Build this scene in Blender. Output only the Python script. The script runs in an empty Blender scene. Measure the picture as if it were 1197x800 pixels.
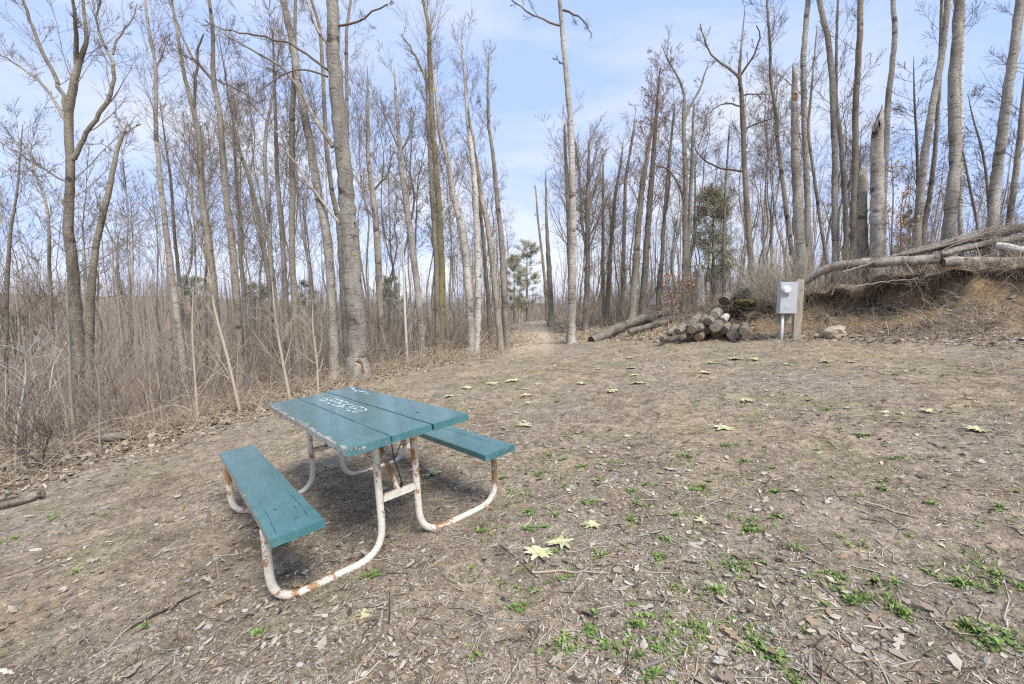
import bpy, bmesh, math, random
import numpy as np
from mathutils import Vector, Matrix

S = bpy.context.scene
COL = S.collection
rng = np.random.default_rng(11)
R_ = math.radians

# ------------------------------------------------------------ camera, sky, sun
EYE = 1.493
PITCH = 0.0915
F_PX = 512.66            # focal length in pixels of the 1197 px wide photograph
cam_d = bpy.data.cameras.new('camera'); cam = bpy.data.objects.new('camera', cam_d); COL.objects.link(cam)
cam_d.sensor_width = 36.0; cam_d.lens = F_PX / 1197 * 36
cam.location = (0, 0, EYE); cam.rotation_euler = (math.pi/2 - PITCH, 0, 0)
cam_d.clip_start = 0.05; cam_d.clip_end = 2000
S.camera = cam

SUN_EL, SUN_AZ = 52, 150        # azimuth clockwise from +Y
w = bpy.data.worlds.new('World'); S.world = w; w.use_nodes = True
nt = w.node_tree; nt.nodes.clear()
def N(nt, t, **k):
    n = nt.nodes.new(t)
    for a, b in k.items(): setattr(n, a, b)
    return n
sky = N(nt, 'ShaderNodeTexSky', sky_type='NISHITA', sun_disc=False)
sky.sun_elevation = R_(SUN_EL); sky.sun_rotation = R_(SUN_AZ)
sky.altitude = 200; sky.air_density = 1.0; sky.dust_density = 0.6; sky.ozone_density = 2.0
tc = N(nt, 'ShaderNodeTexCoord')
mp = N(nt, 'ShaderNodeMapping'); mp.inputs['Scale'].default_value = (1.0, 1.0, 3.2); mp.inputs['Rotation'].default_value = (0.2, 0.35, 0.3)
nz = N(nt, 'ShaderNodeTexNoise'); nz.inputs['Scale'].default_value = 1.7; nz.inputs['Detail'].default_value = 7; nz.inputs['Roughness'].default_value = .55; nz.inputs['Distortion'].default_value = .5
cr = N(nt, 'ShaderNodeValToRGB'); cr.color_ramp.elements[0].position = .42; cr.color_ramp.elements[0].color = (.0,.0,.0,1)
cr.color_ramp.elements[1].position = .64; cr.color_ramp.elements[1].color = (.92,.92,.92,1)
mx = N(nt, 'ShaderNodeMix', data_type='RGBA'); mx.inputs['Factor'].default_value = .82; c2 = N(nt, 'ShaderNodeMix', data_type='RGBA'); c2.inputs['A'].default_value = (2.45, 3.25, 5.1, 1); c2.inputs['B'].default_value = (4.15, 4.35, 4.75, 1)
bg = N(nt, 'ShaderNodeBackground'); bg.inputs['Strength'].default_value = 0.115
wo = N(nt, 'ShaderNodeOutputWorld')
L = nt.links.new
L(tc.outputs['Generated'], mp.inputs['Vector']); L(mp.outputs[0], nz.inputs['Vector']); L(nz.outputs['Fac'], cr.inputs[0])
L(cr.outputs[0], c2.inputs['Factor']); L(c2.outputs['Result'], mx.inputs['B']); tn = N(nt, 'ShaderNodeMix', data_type='RGBA', blend_type='MULTIPLY'); tn.inputs['Factor'].default_value = 1; tn.inputs['B'].default_value = (1.12, .93, 1.0, 1); L(sky.outputs[0], tn.inputs['A']); L(tn.outputs['Result'], mx.inputs['A']); L(mx.outputs['Result'], bg.inputs[0]); L(bg.outputs[0], wo.inputs[0])
sd = bpy.data.lights.new('sun', 'SUN'); sun = bpy.data.objects.new('sun', sd); COL.objects.link(sun)
sd.energy = 2.4; sd.angle = R_(24); sd.color = (1, .96, .90)
sv = Vector((math.sin(R_(SUN_AZ))*math.cos(R_(SUN_EL)), math.cos(R_(SUN_AZ))*math.cos(R_(SUN_EL)), math.sin(R_(SUN_EL))))
sun.rotation_euler = sv.to_track_quat('Z', 'Y').to_euler()
S.view_settings.view_transform = 'Standard'; S.view_settings.look = 'None'
S.view_settings.exposure = 1.0; S.view_settings.gamma = 1
S.cycles.use_denoising = False; S.cycles.pixel_filter_type = 'BLACKMAN_HARRIS'; S.cycles.filter_width = 1.25; S.cycles.sample_clamp_indirect = 4
S.cycles.max_bounces = 5; S.cycles.diffuse_bounces = 3; S.cycles.glossy_bounces = 2; S.cycles.transparent_max_bounces = 4

# ------------------------------------------------------------ numeric helpers
cp, sp = math.cos(PITCH), math.sin(PITCH)
def ray(px, py):
    X = (px-598.5)/F_PX; Y = -(py-400)/F_PX
    return np.array([X, cp+Y*sp, -sp+Y*cp])
def at(px, py, y):
    d = ray(px, py); t = y/d[1]
    return np.array([0, 0, EYE]) + d*t
def px_r(px, py, y):
    """radius in metres that shows one pixel wide at this pixel and depth"""
    P = at(px, py, y); d = P[1]*cp-(P[2]-EYE)*sp; X = (px-598.5)/F_PX
    return .5*d/F_PX/math.sqrt(1+X*X)
def hash2(i, j, s):
    n = (i.astype(np.int64)*374761393 + j.astype(np.int64)*668265263 + s*974711) & 0x7fffffff
    n = ((n ^ (n >> 13))*1274126177) & 0x7fffffff
    n = (n ^ (n >> 16)) & 0xffff
    return n/65535.0
def vnoise(x, y, s=0):
    x = np.asarray(x, float); y = np.asarray(y, float)
    i = np.floor(x); j = np.floor(y); fx = x-i; fy = y-j
    fx = fx*fx*(3-2*fx); fy = fy*fy*(3-2*fy)
    a = hash2(i, j, s); b = hash2(i+1, j, s); c = hash2(i, j+1, s); d = hash2(i+1, j+1, s)
    return (a*(1-fx)+b*fx)*(1-fy) + (c*(1-fx)+d*fx)*fy
def fbm(x, y, s=0, o=4):
    r = 0; a = .5; t = 0
    for k in range(o):
        r = r + a*vnoise(x*2**k, y*2**k, s+k*7); t += a; a *= .5
    return r/t
def sstep(a, b, x):
    t = np.clip((x-a)/(b-a), 0, 1); return t*t*(3-2*t)
def sdist(x, y, P):
    """signed distance to a polyline: positive on its left hand side when walking along it"""
    x = np.asarray(x, float); y = np.asarray(y, float)
    best = np.full(x.shape, 1e9); sg = np.ones(x.shape)
    for (ax, ay), (bx, by) in zip(P[:-1], P[1:]):
        dx, dy = bx-ax, by-ay; l2 = dx*dx+dy*dy
        t = np.clip(((x-ax)*dx+(y-ay)*dy)/l2, 0, 1)
        d = np.hypot(x-ax-t*dx, y-ay-t*dy)
        c = dx*(y-ay)-dy*(x-ax)
        m = d < best-1e-9
        best = np.where(m, d, best); sg = np.where(m, np.sign(c), sg)
    return best*sg
EDGE = [(-8.5,-12),(-6.9,0),(-6.2,3.2),(-5.55,4.9),(-4.7,6.9),(-3.3,9.4),(-.75,11.6),(-.15,13.2),(.1,20),(.0,60)]
FOOT = [(12,-14),(9.0,-2),(7.7,3),(6.95,5.6),(5.75,8.3),(3.9,9.9),(2.15,11.9),(1.65,13.5),(1.75,20),(2.4,60)]
def base_plane(x, y):
    xs = np.where(x > 7, 7+3*np.tanh((x-7)/3*.6), x)
    xs = np.where(xs < -7, -7+2*np.tanh((xs+7)/2), xs)
    ys = np.where(y > 19, 19+3*np.tanh((y-19)/6), y)
    return .11*(xs+1.12) + .01*(ys-3)
def terr(x, y, micro=True):
    x = np.asarray(x, float); y = np.asarray(y, float)
    z = base_plane(x, y)
    dl = sdist(x, y, EDGE); dr = -sdist(x, y, FOOT)
    # wooded slope falling away on the left
    k = 1-.68*sstep(8, 13.5, y)
    dd = np.clip(dl-.1, 0, None)
    z = z - k*np.where(dd < 11, .30*dd*sstep(0, 2.5, dd), 3.3+.10*(np.clip(dd, 0, 24)-11))
    # cut bank on the right
    B = np.interp(y, [-20, 4, 7, 8.6, 10, 12, 15, 30, 60], [1.05, 1.05, 1.1, 1.05, .75, .40, .35, .3, .1])
    wd = np.interp(y, [-20, 7, 9, 12, 20], [1.35, 1.35, 1.6, 2.2, 2.5])
    nn = fbm(x*1.3, y*1.3, 31, 3)-.5
    s = dr + nn*.7*sstep(.05, .6, dr)
    low = .42*np.clip(s/(wd*.62), 0, 1)**1.1
    up = .50*sstep(wd*.60, wd*.80, s)
    bk = low + up + .08*sstep(wd*.8, wd*1.6, s)
    z = z + np.where(dr > 0, B*bk, 0) + np.clip(dr-2, 0, 8)*.05 - np.clip(dr-9, 0, 60)*.07
    # bumps in the bank face
    face = sstep(.0, .3, dr)*(1-sstep(wd*1.0, wd*1.6, dr))*sstep(14, 9, y) if False else sstep(.0, .3, dr)*(1-sstep(wd, wd*1.6, dr))*(1-sstep(9, 14, y))
    z = z + face*(fbm(x*4, y*4, 5, 3)-.5)*.22
    # behind the crest of the trail everything falls off, far hills close the view
    z = z - np.clip(y-21, 0, 60)*.085
    z = z + .22*np.exp(-((y-19.3)/2.2)**2)*np.exp(-((x-.8)/5)**2)
    r = np.hypot(x, y)
    az = np.arctan2(x, y)
    zf = -5.0 + 0*x
    z = z*(1-sstep(45, 75, r)) + zf*sstep(45, 75, r)
    hill = np.interp(az, [-3.2, -1.4, -.9, -.6, -.3, .1, .6, 1.2, 3.2], [7, 12, 10.5, 8.2, 4.6, 3.4, 5, 4.5, 5])
    z = z + hill*sstep(85, 170, r)*(0.72+.55*fbm(az*5, r*0+1.5, 77, 3))
    z = z + (fbm(x*.35, y*.35, 3, 3)-.5)*.12*sstep(2.5, 6, r)
    if micro:
        q = sstep(1.2, 2.0, np.hypot(x+1.12, y-3.02))*.7+.3
        z = z + (fbm(x*2.3, y*2.3, 9, 3)-.5)*.05*q + (fbm(x*11, y*11, 12, 3)-.5)*.022*(1-.8*sstep(9, 18, r))
        z = z + (vnoise(x*46, y*46, 15)-.5)*.008*(1-sstep(4, 8, r))
    return z
def terr1(x, y): return float(terr(np.array([x]), np.array([y]))[0])
def ground_hit(px, py, far=80):
    d = ray(px, py); d = d/d[1]
    ts = np.concatenate([np.linspace(.8, 14, 1400), np.linspace(14.02, far, 1200)])
    P = np.array([0, 0, EYE]) + ts[:, None]*d
    g = terr(P[:, 0], P[:, 1], False)
    i = np.argmax(P[:, 2] < g)
    if P[i, 2] >= g[i]: i = len(ts)-1
    return P[i, 0], P[i, 1], terr1(P[i, 0], P[i, 1])

# ------------------------------------------------------------ mesh helpers
def mesh_from(name, V, Q, mat, col=None, smooth=True, T=None, mi=None, mats=None):
    V = np.asarray(V, np.float32).reshape(-1, 3)
    Q = np.asarray(Q, np.int32).reshape(-1, 4) if Q is not None else np.zeros((0, 4), np.int32)
    T = np.asarray(T, np.int32).reshape(-1, 3) if T is not None else np.zeros((0, 3), np.int32)
    me = bpy.data.meshes.new(name)
    me.vertices.add(len(V)); me.vertices.foreach_set('co', V.ravel())
    nl = Q.size+T.size
    me.loops.add(nl); me.loops.foreach_set('vertex_index', np.concatenate([Q.ravel(), T.ravel()]))
    me.polygons.add(len(Q)+len(T))
    st = np.concatenate([np.arange(len(Q))*4, Q.size+np.arange(len(T))*3]).astype(np.int32)
    me.polygons.foreach_set('loop_start', st)
    if smooth: me.polygons.foreach_set('use_smooth', np.ones(len(Q)+len(T), bool))
    if mi is not None: me.polygons.foreach_set('material_index', np.asarray(mi, np.int32))
    me.update(calc_edges=True)
    if col is not None:
        c = np.ones((len(V), 4), np.float32); c[:, :col.shape[1]] = col
        a = me.color_attributes.new('Col', 'FLOAT_COLOR', 'POINT'); a.data.foreach_set('color', c.ravel())
    for m in ([mat] if mats is None else mats): me.materials.append(m)
    return me
def link(name, me, parent=None):
    o = bpy.data.objects.new(name, me); COL.objects.link(o)
    if parent is not None: o.parent = parent
    return o
def empty(name, loc, rz=0):
    o = bpy.data.objects.new(name, None); COL.objects.link(o); o.location = loc; o.rotation_euler = (0, 0, rz); o.empty_display_size = .2
    return o
def tag(o, label, cat, group=None, kind=None):
    if label: o['label'] = label
    if cat: o['category'] = cat
    if group: o['group'] = group
    if kind: o['kind'] = kind
    return o
def unit(a): return a/np.maximum(np.linalg.norm(a, axis=-1, keepdims=True), 1e-9)
def tubes(P, R, sides, jit=0, cap=False):
    """N polylines of K points with radii -> verts, quads (each a tapered tube)"""
    P = np.asarray(P, float); R = np.asarray(R, float)
    n, K, _ = P.shape
    T = np.gradient(P, axis=1) if K > 2 else np.repeat(P[:, 1:]-P[:, :1], 2, 1)
    T = unit(T)
    ref = np.where(np.abs(T[:, :1, 2:3]) > .8, np.array([1., 0, 0]), np.array([0, 0, 1.]))
    A = unit(np.cross(T, np.broadcast_to(ref, T.shape))); Bv = np.cross(T, A)
    th = np.linspace(0, 2*np.pi, sides, endpoint=False)
    rad = R[:, :, None]*np.ones((1, 1, sides))
    if jit: rad = rad*(1+rng.uniform(-jit, jit, rad.shape))
    V = P[:, :, None, :] + rad[..., None]*(np.cos(th)[None, None, :, None]*A[:, :, None, :]+np.sin(th)[None, None, :, None]*Bv[:, :, None, :])
    b = (np.arange(n)*K*sides)[:, None, None]; k = (np.arange(K-1)*sides)[None, :, None]; s = np.arange(sides)[None, None, :]; s2 = (s+1) % sides
    Q = np.stack([b+k+s, b+k+s2, b+k+sides+s2, b+k+sides+s], -1).reshape(-1, 4)
    return V.reshape(-1, 3), Q
class MB:
    def __init__(s): s.V = []; s.Q = []; s.T = []; s.C = []; s.n = 0
    def add(s, V, Q=None, T=None, col=None):
        V = np.asarray(V, float).reshape(-1, 3)
        if Q is not None and len(Q): s.Q.append(np.asarray(Q)+s.n)
        if T is not None and len(T): s.T.append(np.asarray(T)+s.n)
        s.V.append(V); s.n += len(V)
        c = np.zeros((len(V), 3)) if col is None else (np.broadcast_to(np.asarray(col, float), (len(V), 3)))
        s.C.append(c)
    def mesh(s, name, mat, smooth=True):
        return mesh_from(name, np.concatenate(s.V), np.concatenate(s.Q) if s.Q else None, mat, np.concatenate(s.C), smooth, np.concatenate(s.T) if s.T else None)
def resample(pts, w, step, passes=None):
    """even resampling of a polyline, corners rounded by repeated averaging"""
    pts = np.asarray(pts, float); w = np.asarray(w, float)
    L_ = np.concatenate([[0], np.cumsum(np.linalg.norm(np.diff(pts, axis=0), axis=1))])
    n = max(4, int(L_[-1]/step)+1); q = np.linspace(0, L_[-1], n)
    P = np.stack([np.interp(q, L_, pts[:, k]) for k in range(3)], 1); W_ = np.interp(q, L_, w)
    if passes is None: passes = int(np.clip((.16/step)**2*2.0, 1, 6)) if n > 8 else 1
    for _ in range(passes):
        P[1:-1] = .25*P[:-2]+.5*P[1:-1]+.25*P[2:]; W_[1:-1] = .25*W_[:-2]+.5*W_[1:-1]+.25*W_[2:]
    return P, W_
def grow(P, R, n, t0, t1, ln, ang, up, wander, K, rr=.55, tip=.3, rmin=.003, lenpow=.6):
    """n children on every parent polyline; all vectorised"""
    M, Kp, _ = P.shape
    idx = np.repeat(np.arange(M), n); m = len(idx)
    t = rng.uniform(t0, t1, m); f = t*(Kp-1); i = np.minimum(f.astype(int), Kp-2); fr = (f-i)[:, None]
    pos = P[idx, i]*(1-fr)+P[idx, i+1]*fr; tan = unit(P[idx, i+1]-P[idx, i])
    r0 = R[idx, i]*(1-fr[:, 0])+R[idx, i+1]*fr[:, 0]
    rp = unit(np.cross(tan, rng.normal(size=(m, 3))))
    a = np.radians(rng.normal(ang, 9, m))[:, None]
    d = unit(np.cos(a)*tan+np.sin(a)*rp)
    plen = np.linalg.norm(np.diff(P, axis=1), axis=2).sum(1)[idx]
    le = (ln if ln > 0 else -ln*plen)*(1-t*lenpow)*rng.uniform(.55, 1.15, m)
    out = np.zeros((m, K, 3)); out[:, 0] = pos
    bend = rng.normal(size=(m, 3))*wander
    for k in range(1, K):
        d = unit(d + np.array([0, 0, up/K]) + bend/K + rng.normal(size=(m, 3))*wander*.55)
        out[:, k] = out[:, k-1]+d*(le/(K-1))[:, None]
    rs = np.maximum(r0*rr*np.clip(le/np.maximum(plen, .01)/.45, .35, 1)*rng.uniform(.7, 1, m), rmin)
    rad = rs[:, None]*np.linspace(1, tip, K)[None]; rad = np.maximum(rad, rmin*.6)
    return out, rad

# ------------------------------------------------------------ materials
def mat(name, rough=.8, spec=.3):
    m = bpy.data.materials.new(name); m.use_nodes = True
    b = m.node_tree.nodes['Principled BSDF']; b.inputs['Roughness'].default_value = rough; b.inputs['Specular IOR Level'].default_value = spec
    return m, m.node_tree, b
def noise(nt, vec, scale, detail=4, rough=.6, dist=0):
    n = N(nt, 'ShaderNodeTexNoise'); n.inputs['Scale'].default_value = scale; n.inputs['Detail'].default_value = detail; n.inputs['Roughness'].default_value = rough; n.inputs['Distortion'].default_value = dist
    if vec is not None: nt.links.new(vec, n.inputs['Vector'])
    return n.outputs['Fac']
def ramp(nt, fac, stops):
    r = N(nt, 'ShaderNodeValToRGB'); e = r.color_ramp.elements
    while len(e) < len(stops): e.new(.5)
    for k, (p, c) in enumerate(stops):
        e[k].position = p; e[k].color = (c, c, c, 1) if not hasattr(c, '__len__') else (*c, 1)
    nt.links.new(fac, r.inputs[0]); return r.outputs[0]
def mix(nt, f, a, b, mode='MIX'):
    m = N(nt, 'ShaderNodeMix', data_type='RGBA', blend_type=mode)
    for s, v in (('Factor', f), ('A', a), ('B', b)):
        if hasattr(v, 'is_linked') or isinstance(v, bpy.types.NodeSocket): nt.links.new(v, m.inputs[s])
        elif s == 'Factor': m.inputs[s].default_value = v
        else: m.inputs[s].default_value = (*v, 1)
    return m.outputs['Result']
def math_(nt, op, a, b=None):
    m = N(nt, 'ShaderNodeMath', operation=op)
    for k, v in enumerate((a, b)):
        if v is None: continue
        if isinstance(v, bpy.types.NodeSocket): nt.links.new(v, m.inputs[k])
        else: m.inputs[k].default_value = v
    return m.outputs[0]
def bump(nt, b, h, st, dist=.01):
    n = N(nt, 'ShaderNodeBump'); n.inputs['Strength'].default_value = st; n.inputs['Distance'].default_value = dist
    nt.links.new(h, n.inputs['Height']); nt.links.new(n.outputs[0], b.inputs['Normal'])
def coords(nt, scale=(1, 1, 1), which='Object'):
    t = N(nt, 'ShaderNodeTexCoord'); m = N(nt, 'ShaderNodeMapping'); m.inputs['Scale'].default_value = scale
    nt.links.new(t.outputs[which], m.inputs['Vector']); return m.outputs[0]

def vcol_mat(name, rough=.85, spec=.2, trans=False):
    m, nt, b = mat(name, rough, spec)
    a = N(nt, 'ShaderNodeVertexColor', layer_name='Col'); nt.links.new(a.outputs[0], b.inputs['Base Color'])
    return m
M_VC = vcol_mat('litter'); M_STEM = vcol_mat('stem'); M_LEAF = vcol_mat('leaf', .6, .3)

def bark_mat(name, dark, mid, light, lent=.5, scale=1.0, moss=None, birch=False):
    m, nt, b = mat(name, .9, .15)
    v = coords(nt, (1, 1, .35)); vh = coords(nt, (1.2, 1.2, 9)); vo = coords(nt)
    oi = N(nt, 'ShaderNodeObjectInfo')
    n1 = noise(nt, v, 3.0*scale, 6, .65); n2 = noise(nt, vo, 24*scale, 6, .75); n3 = noise(nt, vh, 3.2*scale, 4, .7, .5)
    c = ramp(nt, n1, [(.30, dark), (.46, mid), (.66, light)])
    c = mix(nt, .75, c, ramp(nt, n2, [(.30, .38), (.50, 1), (.72, 1.4)]), 'MULTIPLY')
    c = mix(nt, lent, c, ramp(nt, n3, [(.37, .28), (.43, 1), (.7, 1.05)]), 'MULTIPLY')
    c = mix(nt, ramp(nt, noise(nt, coords(nt, (1, 1, 2.2)), 22*scale, 4, .75), [(.55, 0), (.63, .75)]), c, tuple(x*.7 for x in dark))
    n4 = noise(nt, coords(nt, (1, 1, 1.6)), 2.6*scale, 2, .5)
    c = mix(nt, ramp(nt, n4, [(.63, 0), (.70, .8)]), c, tuple(x*.45 for x in dark))
    if moss:
        sx_ = N(nt, 'ShaderNodeSeparateXYZ'); nt.links.new(vo, sx_.inputs[0])
        zz_ = ramp(nt, math_(nt, 'MULTIPLY', sx_.outputs[2], .2), [(.12, 0), (.36, 1), (.50, 1), (.68, .12)])
        c = mix(nt, math_(nt, 'MULTIPLY', zz_, ramp(nt, noise(nt, vo, 9, 5), [(.40, 0), (.6, .75)])), c, moss)
    br = math_(nt, 'MULTIPLY_ADD', oi.outputs['Random'], .45); br.node.inputs[2].default_value = .78
    cc = N(nt, 'ShaderNodeCombineColor'); [nt.links.new(br, cc.inputs[k]) for k in range(3)]
    c = mix(nt, 1.0, c, cc.outputs[0], 'MULTIPLY')
    nt.links.new(c, b.inputs['Base Color'])
    h = math_(nt, 'ADD', math_(nt, 'MULTIPLY', n2, .9), math_(nt, 'ADD', math_(nt, 'MULTIPLY', n3, .35), n1))
    bump(nt, b, h, .8, .02)
    return m
B_ASPEN = bark_mat('aspen_bark', (.16,.14,.115), (.34,.31,.26), (.47,.44,.38), .75)
B_TAN = bark_mat('tan_bark', (.13,.105,.08), (.27,.235,.18), (.37,.33,.26), .5)
B_DARK = bark_mat('dark_bark', (.10,.083,.066), (.235,.205,.165), (.36,.32,.265), .4)
B_BIRCH = bark_mat('birch_bark', (.10,.085,.07), (.50,.47,.42), (.66,.64,.59), .9)
B_MOSS = bark_mat('lichen_bark', (.11,.095,.06), (.22,.19,.12), (.30,.27,.18), .4, moss=(.33,.26,.08))
B_LOG = bark_mat('log_bark', (.08,.065,.05), (.24,.205,.165), (.42,.375,.31), .5, 2.2)
def twig_mat(name, a, b_):
    m, nt, b = mat(name, .85, .2)
    oi = N(nt, 'ShaderNodeObjectInfo')
    c = mix(nt, noise(nt, coords(nt), 5, 2), a, b_); c = mix(nt, .35, c, mix(nt, oi.outputs['Random'], (.6, .6, .6), (1.3, 1.3, 1.3)), 'MULTIPLY')
    nt.links.new(c, b.inputs['Base Color']); return m
TW_GREY = twig_mat('grey_twig', (.19,.15,.115), (.30,.245,.19))
TW_DARK = twig_mat('dark_twig', (.12,.095,.075), (.21,.165,.125))
TW_RED = twig_mat('red_bud_twig', (.24,.165,.135), (.36,.25,.205))
M_NEEDLE = vcol_mat('pine_needles', .7, .2)

# teal paint with chips, cracks and scuffs
def paint_mat(name='teal_paint', wear=.0):
    m, nt, b = mat(name, .42, .45)
    vo = coords(nt); vl = coords(nt, (1, 14, 14))
    n = noise(nt, vo, 5, 5); g = noise(nt, vl, 6, 5, .7)
    c = ramp(nt, n, [(.3, (.038,.145,.155)), (.5, (.050,.172,.182)), (.75, (.070,.205,.213))])
    c = mix(nt, .5, c, ramp(nt, g, [(.30, .45), (.42, .97), (.7, 1.1)]), 'MULTIPLY')
    sc = noise(nt, coords(nt, (1, 2.5, 2.5)), 9, 6, .75)
    c = mix(nt, ramp(nt, sc, [(.54, 0), (.78, .4)]), c, (.26, .38, .38))
    ck = noise(nt, coords(nt, (1, 4, 4)), 22, 3, .6, .6)
    c = mix(nt, ramp(nt, ck, [(.735, 0), (.75, .85)]), c, (.05, .055, .045))
    # paint missing along board arrises: geometry attribute 'Col' red = edge exposure
    a = N(nt, 'ShaderNodeVertexColor', layer_name='Col'); se = N(nt, 'ShaderNodeSeparateColor'); nt.links.new(a.outputs[0], se.inputs[0])
    e = math_(nt, 'ADD', se.outputs[0], math_(nt, 'MULTIPLY', noise(nt, coords(nt, (1, 1.6, 2.5)), 16, 5, .7), 1.0))
    e = math_(nt, 'MULTIPLY', e, .5); em = ramp(nt, e, [(.50, 0), (.515, 1)])
    wood = mix(nt, noise(nt, vl, 10, 4), (.30,.29,.23), (.50,.50,.43))
    rim = ramp(nt, e, [(.485, 0), (.495, 1), (.515, 1), (.53, 0)])
    c = mix(nt, em, c, wood); c = mix(nt, math_(nt, 'MULTIPLY', rim, .6), c, (.07,.06,.045))
    nt.links.new(c, b.inputs['Base Color'])
    nt.links.new(ramp(nt, n, [(.3, .22), (.7, .42)]), b.inputs['Roughness'])
    bump(nt, b, math_(nt, 'ADD', math_(nt, 'MULTIPLY', g, .5), math_(nt, 'MULTIPLY', em, -.8)), .5, .003)
    return m
M_PAINT = paint_mat(); _b = M_PAINT.node_tree.nodes['Principled BSDF']; _b.inputs['Coat Weight'].default_value = 1.0; _b.inputs['Coat Roughness'].default_value = .18
m, nt, b = mat('white_chipped_paint', .5, .4)
vo = coords(nt)
n1 = noise(nt, vo, 6.5, 5, .68); n2 = noise(nt, vo, 26, 5, .7); n3 = noise(nt, vo, 70, 3)
wt = ramp(nt, n2, [(.3, (.52,.47,.38)), (.55, (.70,.655,.57)), (.8, (.78,.745,.67))])
ru = mix(nt, n3, (.19,.085,.03), (.46,.25,.10))
a = N(nt, 'ShaderNodeVertexColor', layer_name='Col'); se = N(nt, 'ShaderNodeSeparateColor'); nt.links.new(a.outputs[0], se.inputs[0])
e = math_(nt, 'ADD', math_(nt, 'ADD', n1, math_(nt, 'MULTIPLY', n2, .35)), math_(nt, 'MULTIPLY', se.outputs[0], .30))
c = mix(nt, ramp(nt, e, [(.775, 0), (.80, .8), (.86, .95)]), wt, ru)
c = mix(nt, ramp(nt, noise(nt, vo, 45, 3, .6), [(.69, 0), (.72, .8)]), c, (.12,.10,.08))
nt.links.new(c, b.inputs['Base Color']); bump(nt, b, math_(nt, 'ADD', e, math_(nt, 'MULTIPLY', n3, .4)), .5, .004)
M_TUBE = m
def flat_mat(name, colr, rough=.6, spec=.3, n_amt=.25, scale=20, metal=0):
    m, nt, b = mat(name, rough, spec); b.inputs['Metallic'].default_value = metal
    c = mix(nt, n_amt, colr, ramp(nt, noise(nt, coords(nt), scale, 5), [(.25, tuple(x*.5 for x in colr)), (.75, tuple(min(1, x*1.4) for x in colr))]))
    nt.links.new(c, b.inputs['Base Color']); bump(nt, b, noise(nt, coords(nt), scale*3, 3), .2, .003)
    return m
M_MARK = flat_mat('faded_white_paint', (.60,.67,.66), .7, .2, .4, 30)
M_BLACK = flat_mat('black_cord', (.02,.02,.02), .6)
M_BOX = flat_mat('grey_enamel', (.48,.50,.51), .4, .5, .2, 8)
M_GLASS = flat_mat('meter_glass', (.72,.74,.74), .12, .7, .1, 10)
M_PVC = flat_mat('pale_pipe', (.62,.62,.60), .4, .4, .2, 10)
M_STEEL = flat_mat('bolt_steel', (.22,.18,.15), .5, .5, .4, 60, .6)
M_TARP = flat_mat('pale_rock', (.52,.52,.52), .8, .2, .4, 6)
M_ROCK = flat_mat('tan_rock', (.42,.36,.27), .9, .2, .6, 9)
m, nt, b = mat('weathered_wood', .9, .15)
v = coords(nt, (14, 14, .8)); n1 = noise(nt, v, 3, 6, .65); n2 = noise(nt, coords(nt), 7, 4)
c = ramp(nt, n1, [(.3, (.20,.165,.12)), (.5, (.40,.35,.27)), (.75, (.52,.47,.38))]); c = mix(nt, .4, c, ramp(nt, n2, [(.3, .6), (.7, 1.15)]), 'MULTIPLY')
nt.links.new(c, b.inputs['Base Color']); bump(nt, b, n1, .6, .01); M_WOOD = m
m, nt, b = mat('cut_wood', .9, .1)
vd = N(nt, 'ShaderNodeVertexColor', layer_name='Col'); c = mix(nt, noise(nt, coords(nt), 30, 4), (.6, .6, .6), (1.25, 1.2, 1.15)); c = mix(nt, 1, vd.outputs[0], c, 'MULTIPLY')
nt.links.new(c, b.inputs['Base Color']); M_CUT = m
M_TORN = flat_mat('torn_heartwood', (.40,.26,.13), .9, .1, .6, 25)

# ------------------------------------------------------------ ground
ang = np.concatenate([np.linspace(-180, -66, 60)[:-1], np.linspace(-66, 66, 560), np.linspace(66, 180, 60)[1:]])
rad = np.concatenate([[0.02], np.geomspace(.5, 14, 430), np.geomspace(14.1, 60, 130)[:], np.geomspace(62, 900, 60)])
A, RR = np.meshgrid(np.radians(ang), rad)
gx = (RR*np.sin(A)).ravel(); gy = (RR*np.cos(A)).ravel()
gz = terr(gx, gy)
na, nr = len(ang), len(rad)
ii, jj = np.meshgrid(np.arange(nr-1), np.arange(na-1), indexing='ij')
Q = np.stack([ii*na+jj, ii*na+jj+1, (ii+1)*na+jj+1, (ii+1)*na+jj], -1).reshape(-1, 4)[:, ::-1]
dl = sdist(gx, gy, EDGE); dr = -sdist(gx, gy, FOOT)
trail_x = np.interp(gy, [0, 9, 11.5, 20, 60], [.3, .3, .45, .86, 1.2])
trail = (1-sstep(.45, .85, np.abs(gx-trail_x)+(fbm(gx*2, gy*2, 8, 2)-.5)*.4))*sstep(9.5, 12, gy)
wood_floor = np.clip(sstep(-.5, .5, dl+(fbm(gx*1.5, gy*1.5, 21, 3)-.5)*1.6) + sstep(-.35, .3, dr+(fbm(gx*1.5, gy*1.5, 22, 3)-.5)*.8), 0, 1)
wdv = np.interp(gy, [-20, 7, 9, 12, 20], [1.35, 1.35, 1.6, 2.2, 2.5])
soil = sstep(.30, .62, dr)*(1-sstep(wdv*.75, wdv*.95, dr))*(1-sstep(9, 11, gy))*sstep(.38, .52, fbm(gx*2.2+3, gy*2.2, 41, 3))
gm = mesh_from('ground', np.stack([gx, gy, gz], 1), Q, None, np.stack([trail, wood_floor, soil], 1), True, mats=[])
m, nt, b = mat('ground_soil', .95, .12)
vo = coords(nt)
at_ = N(nt, 'ShaderNodeVertexColor', layer_name='Col'); se = N(nt, 'ShaderNodeSeparateColor'); nt.links.new(at_.outputs[0], se.inputs[0])
nA = noise(nt, vo, .55, 5, .6); nB = noise(nt, vo, 3.2, 6, .65); nC = noise(nt, vo, 28, 6, .75); nD = noise(nt, vo, 90, 4, .7)
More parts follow.
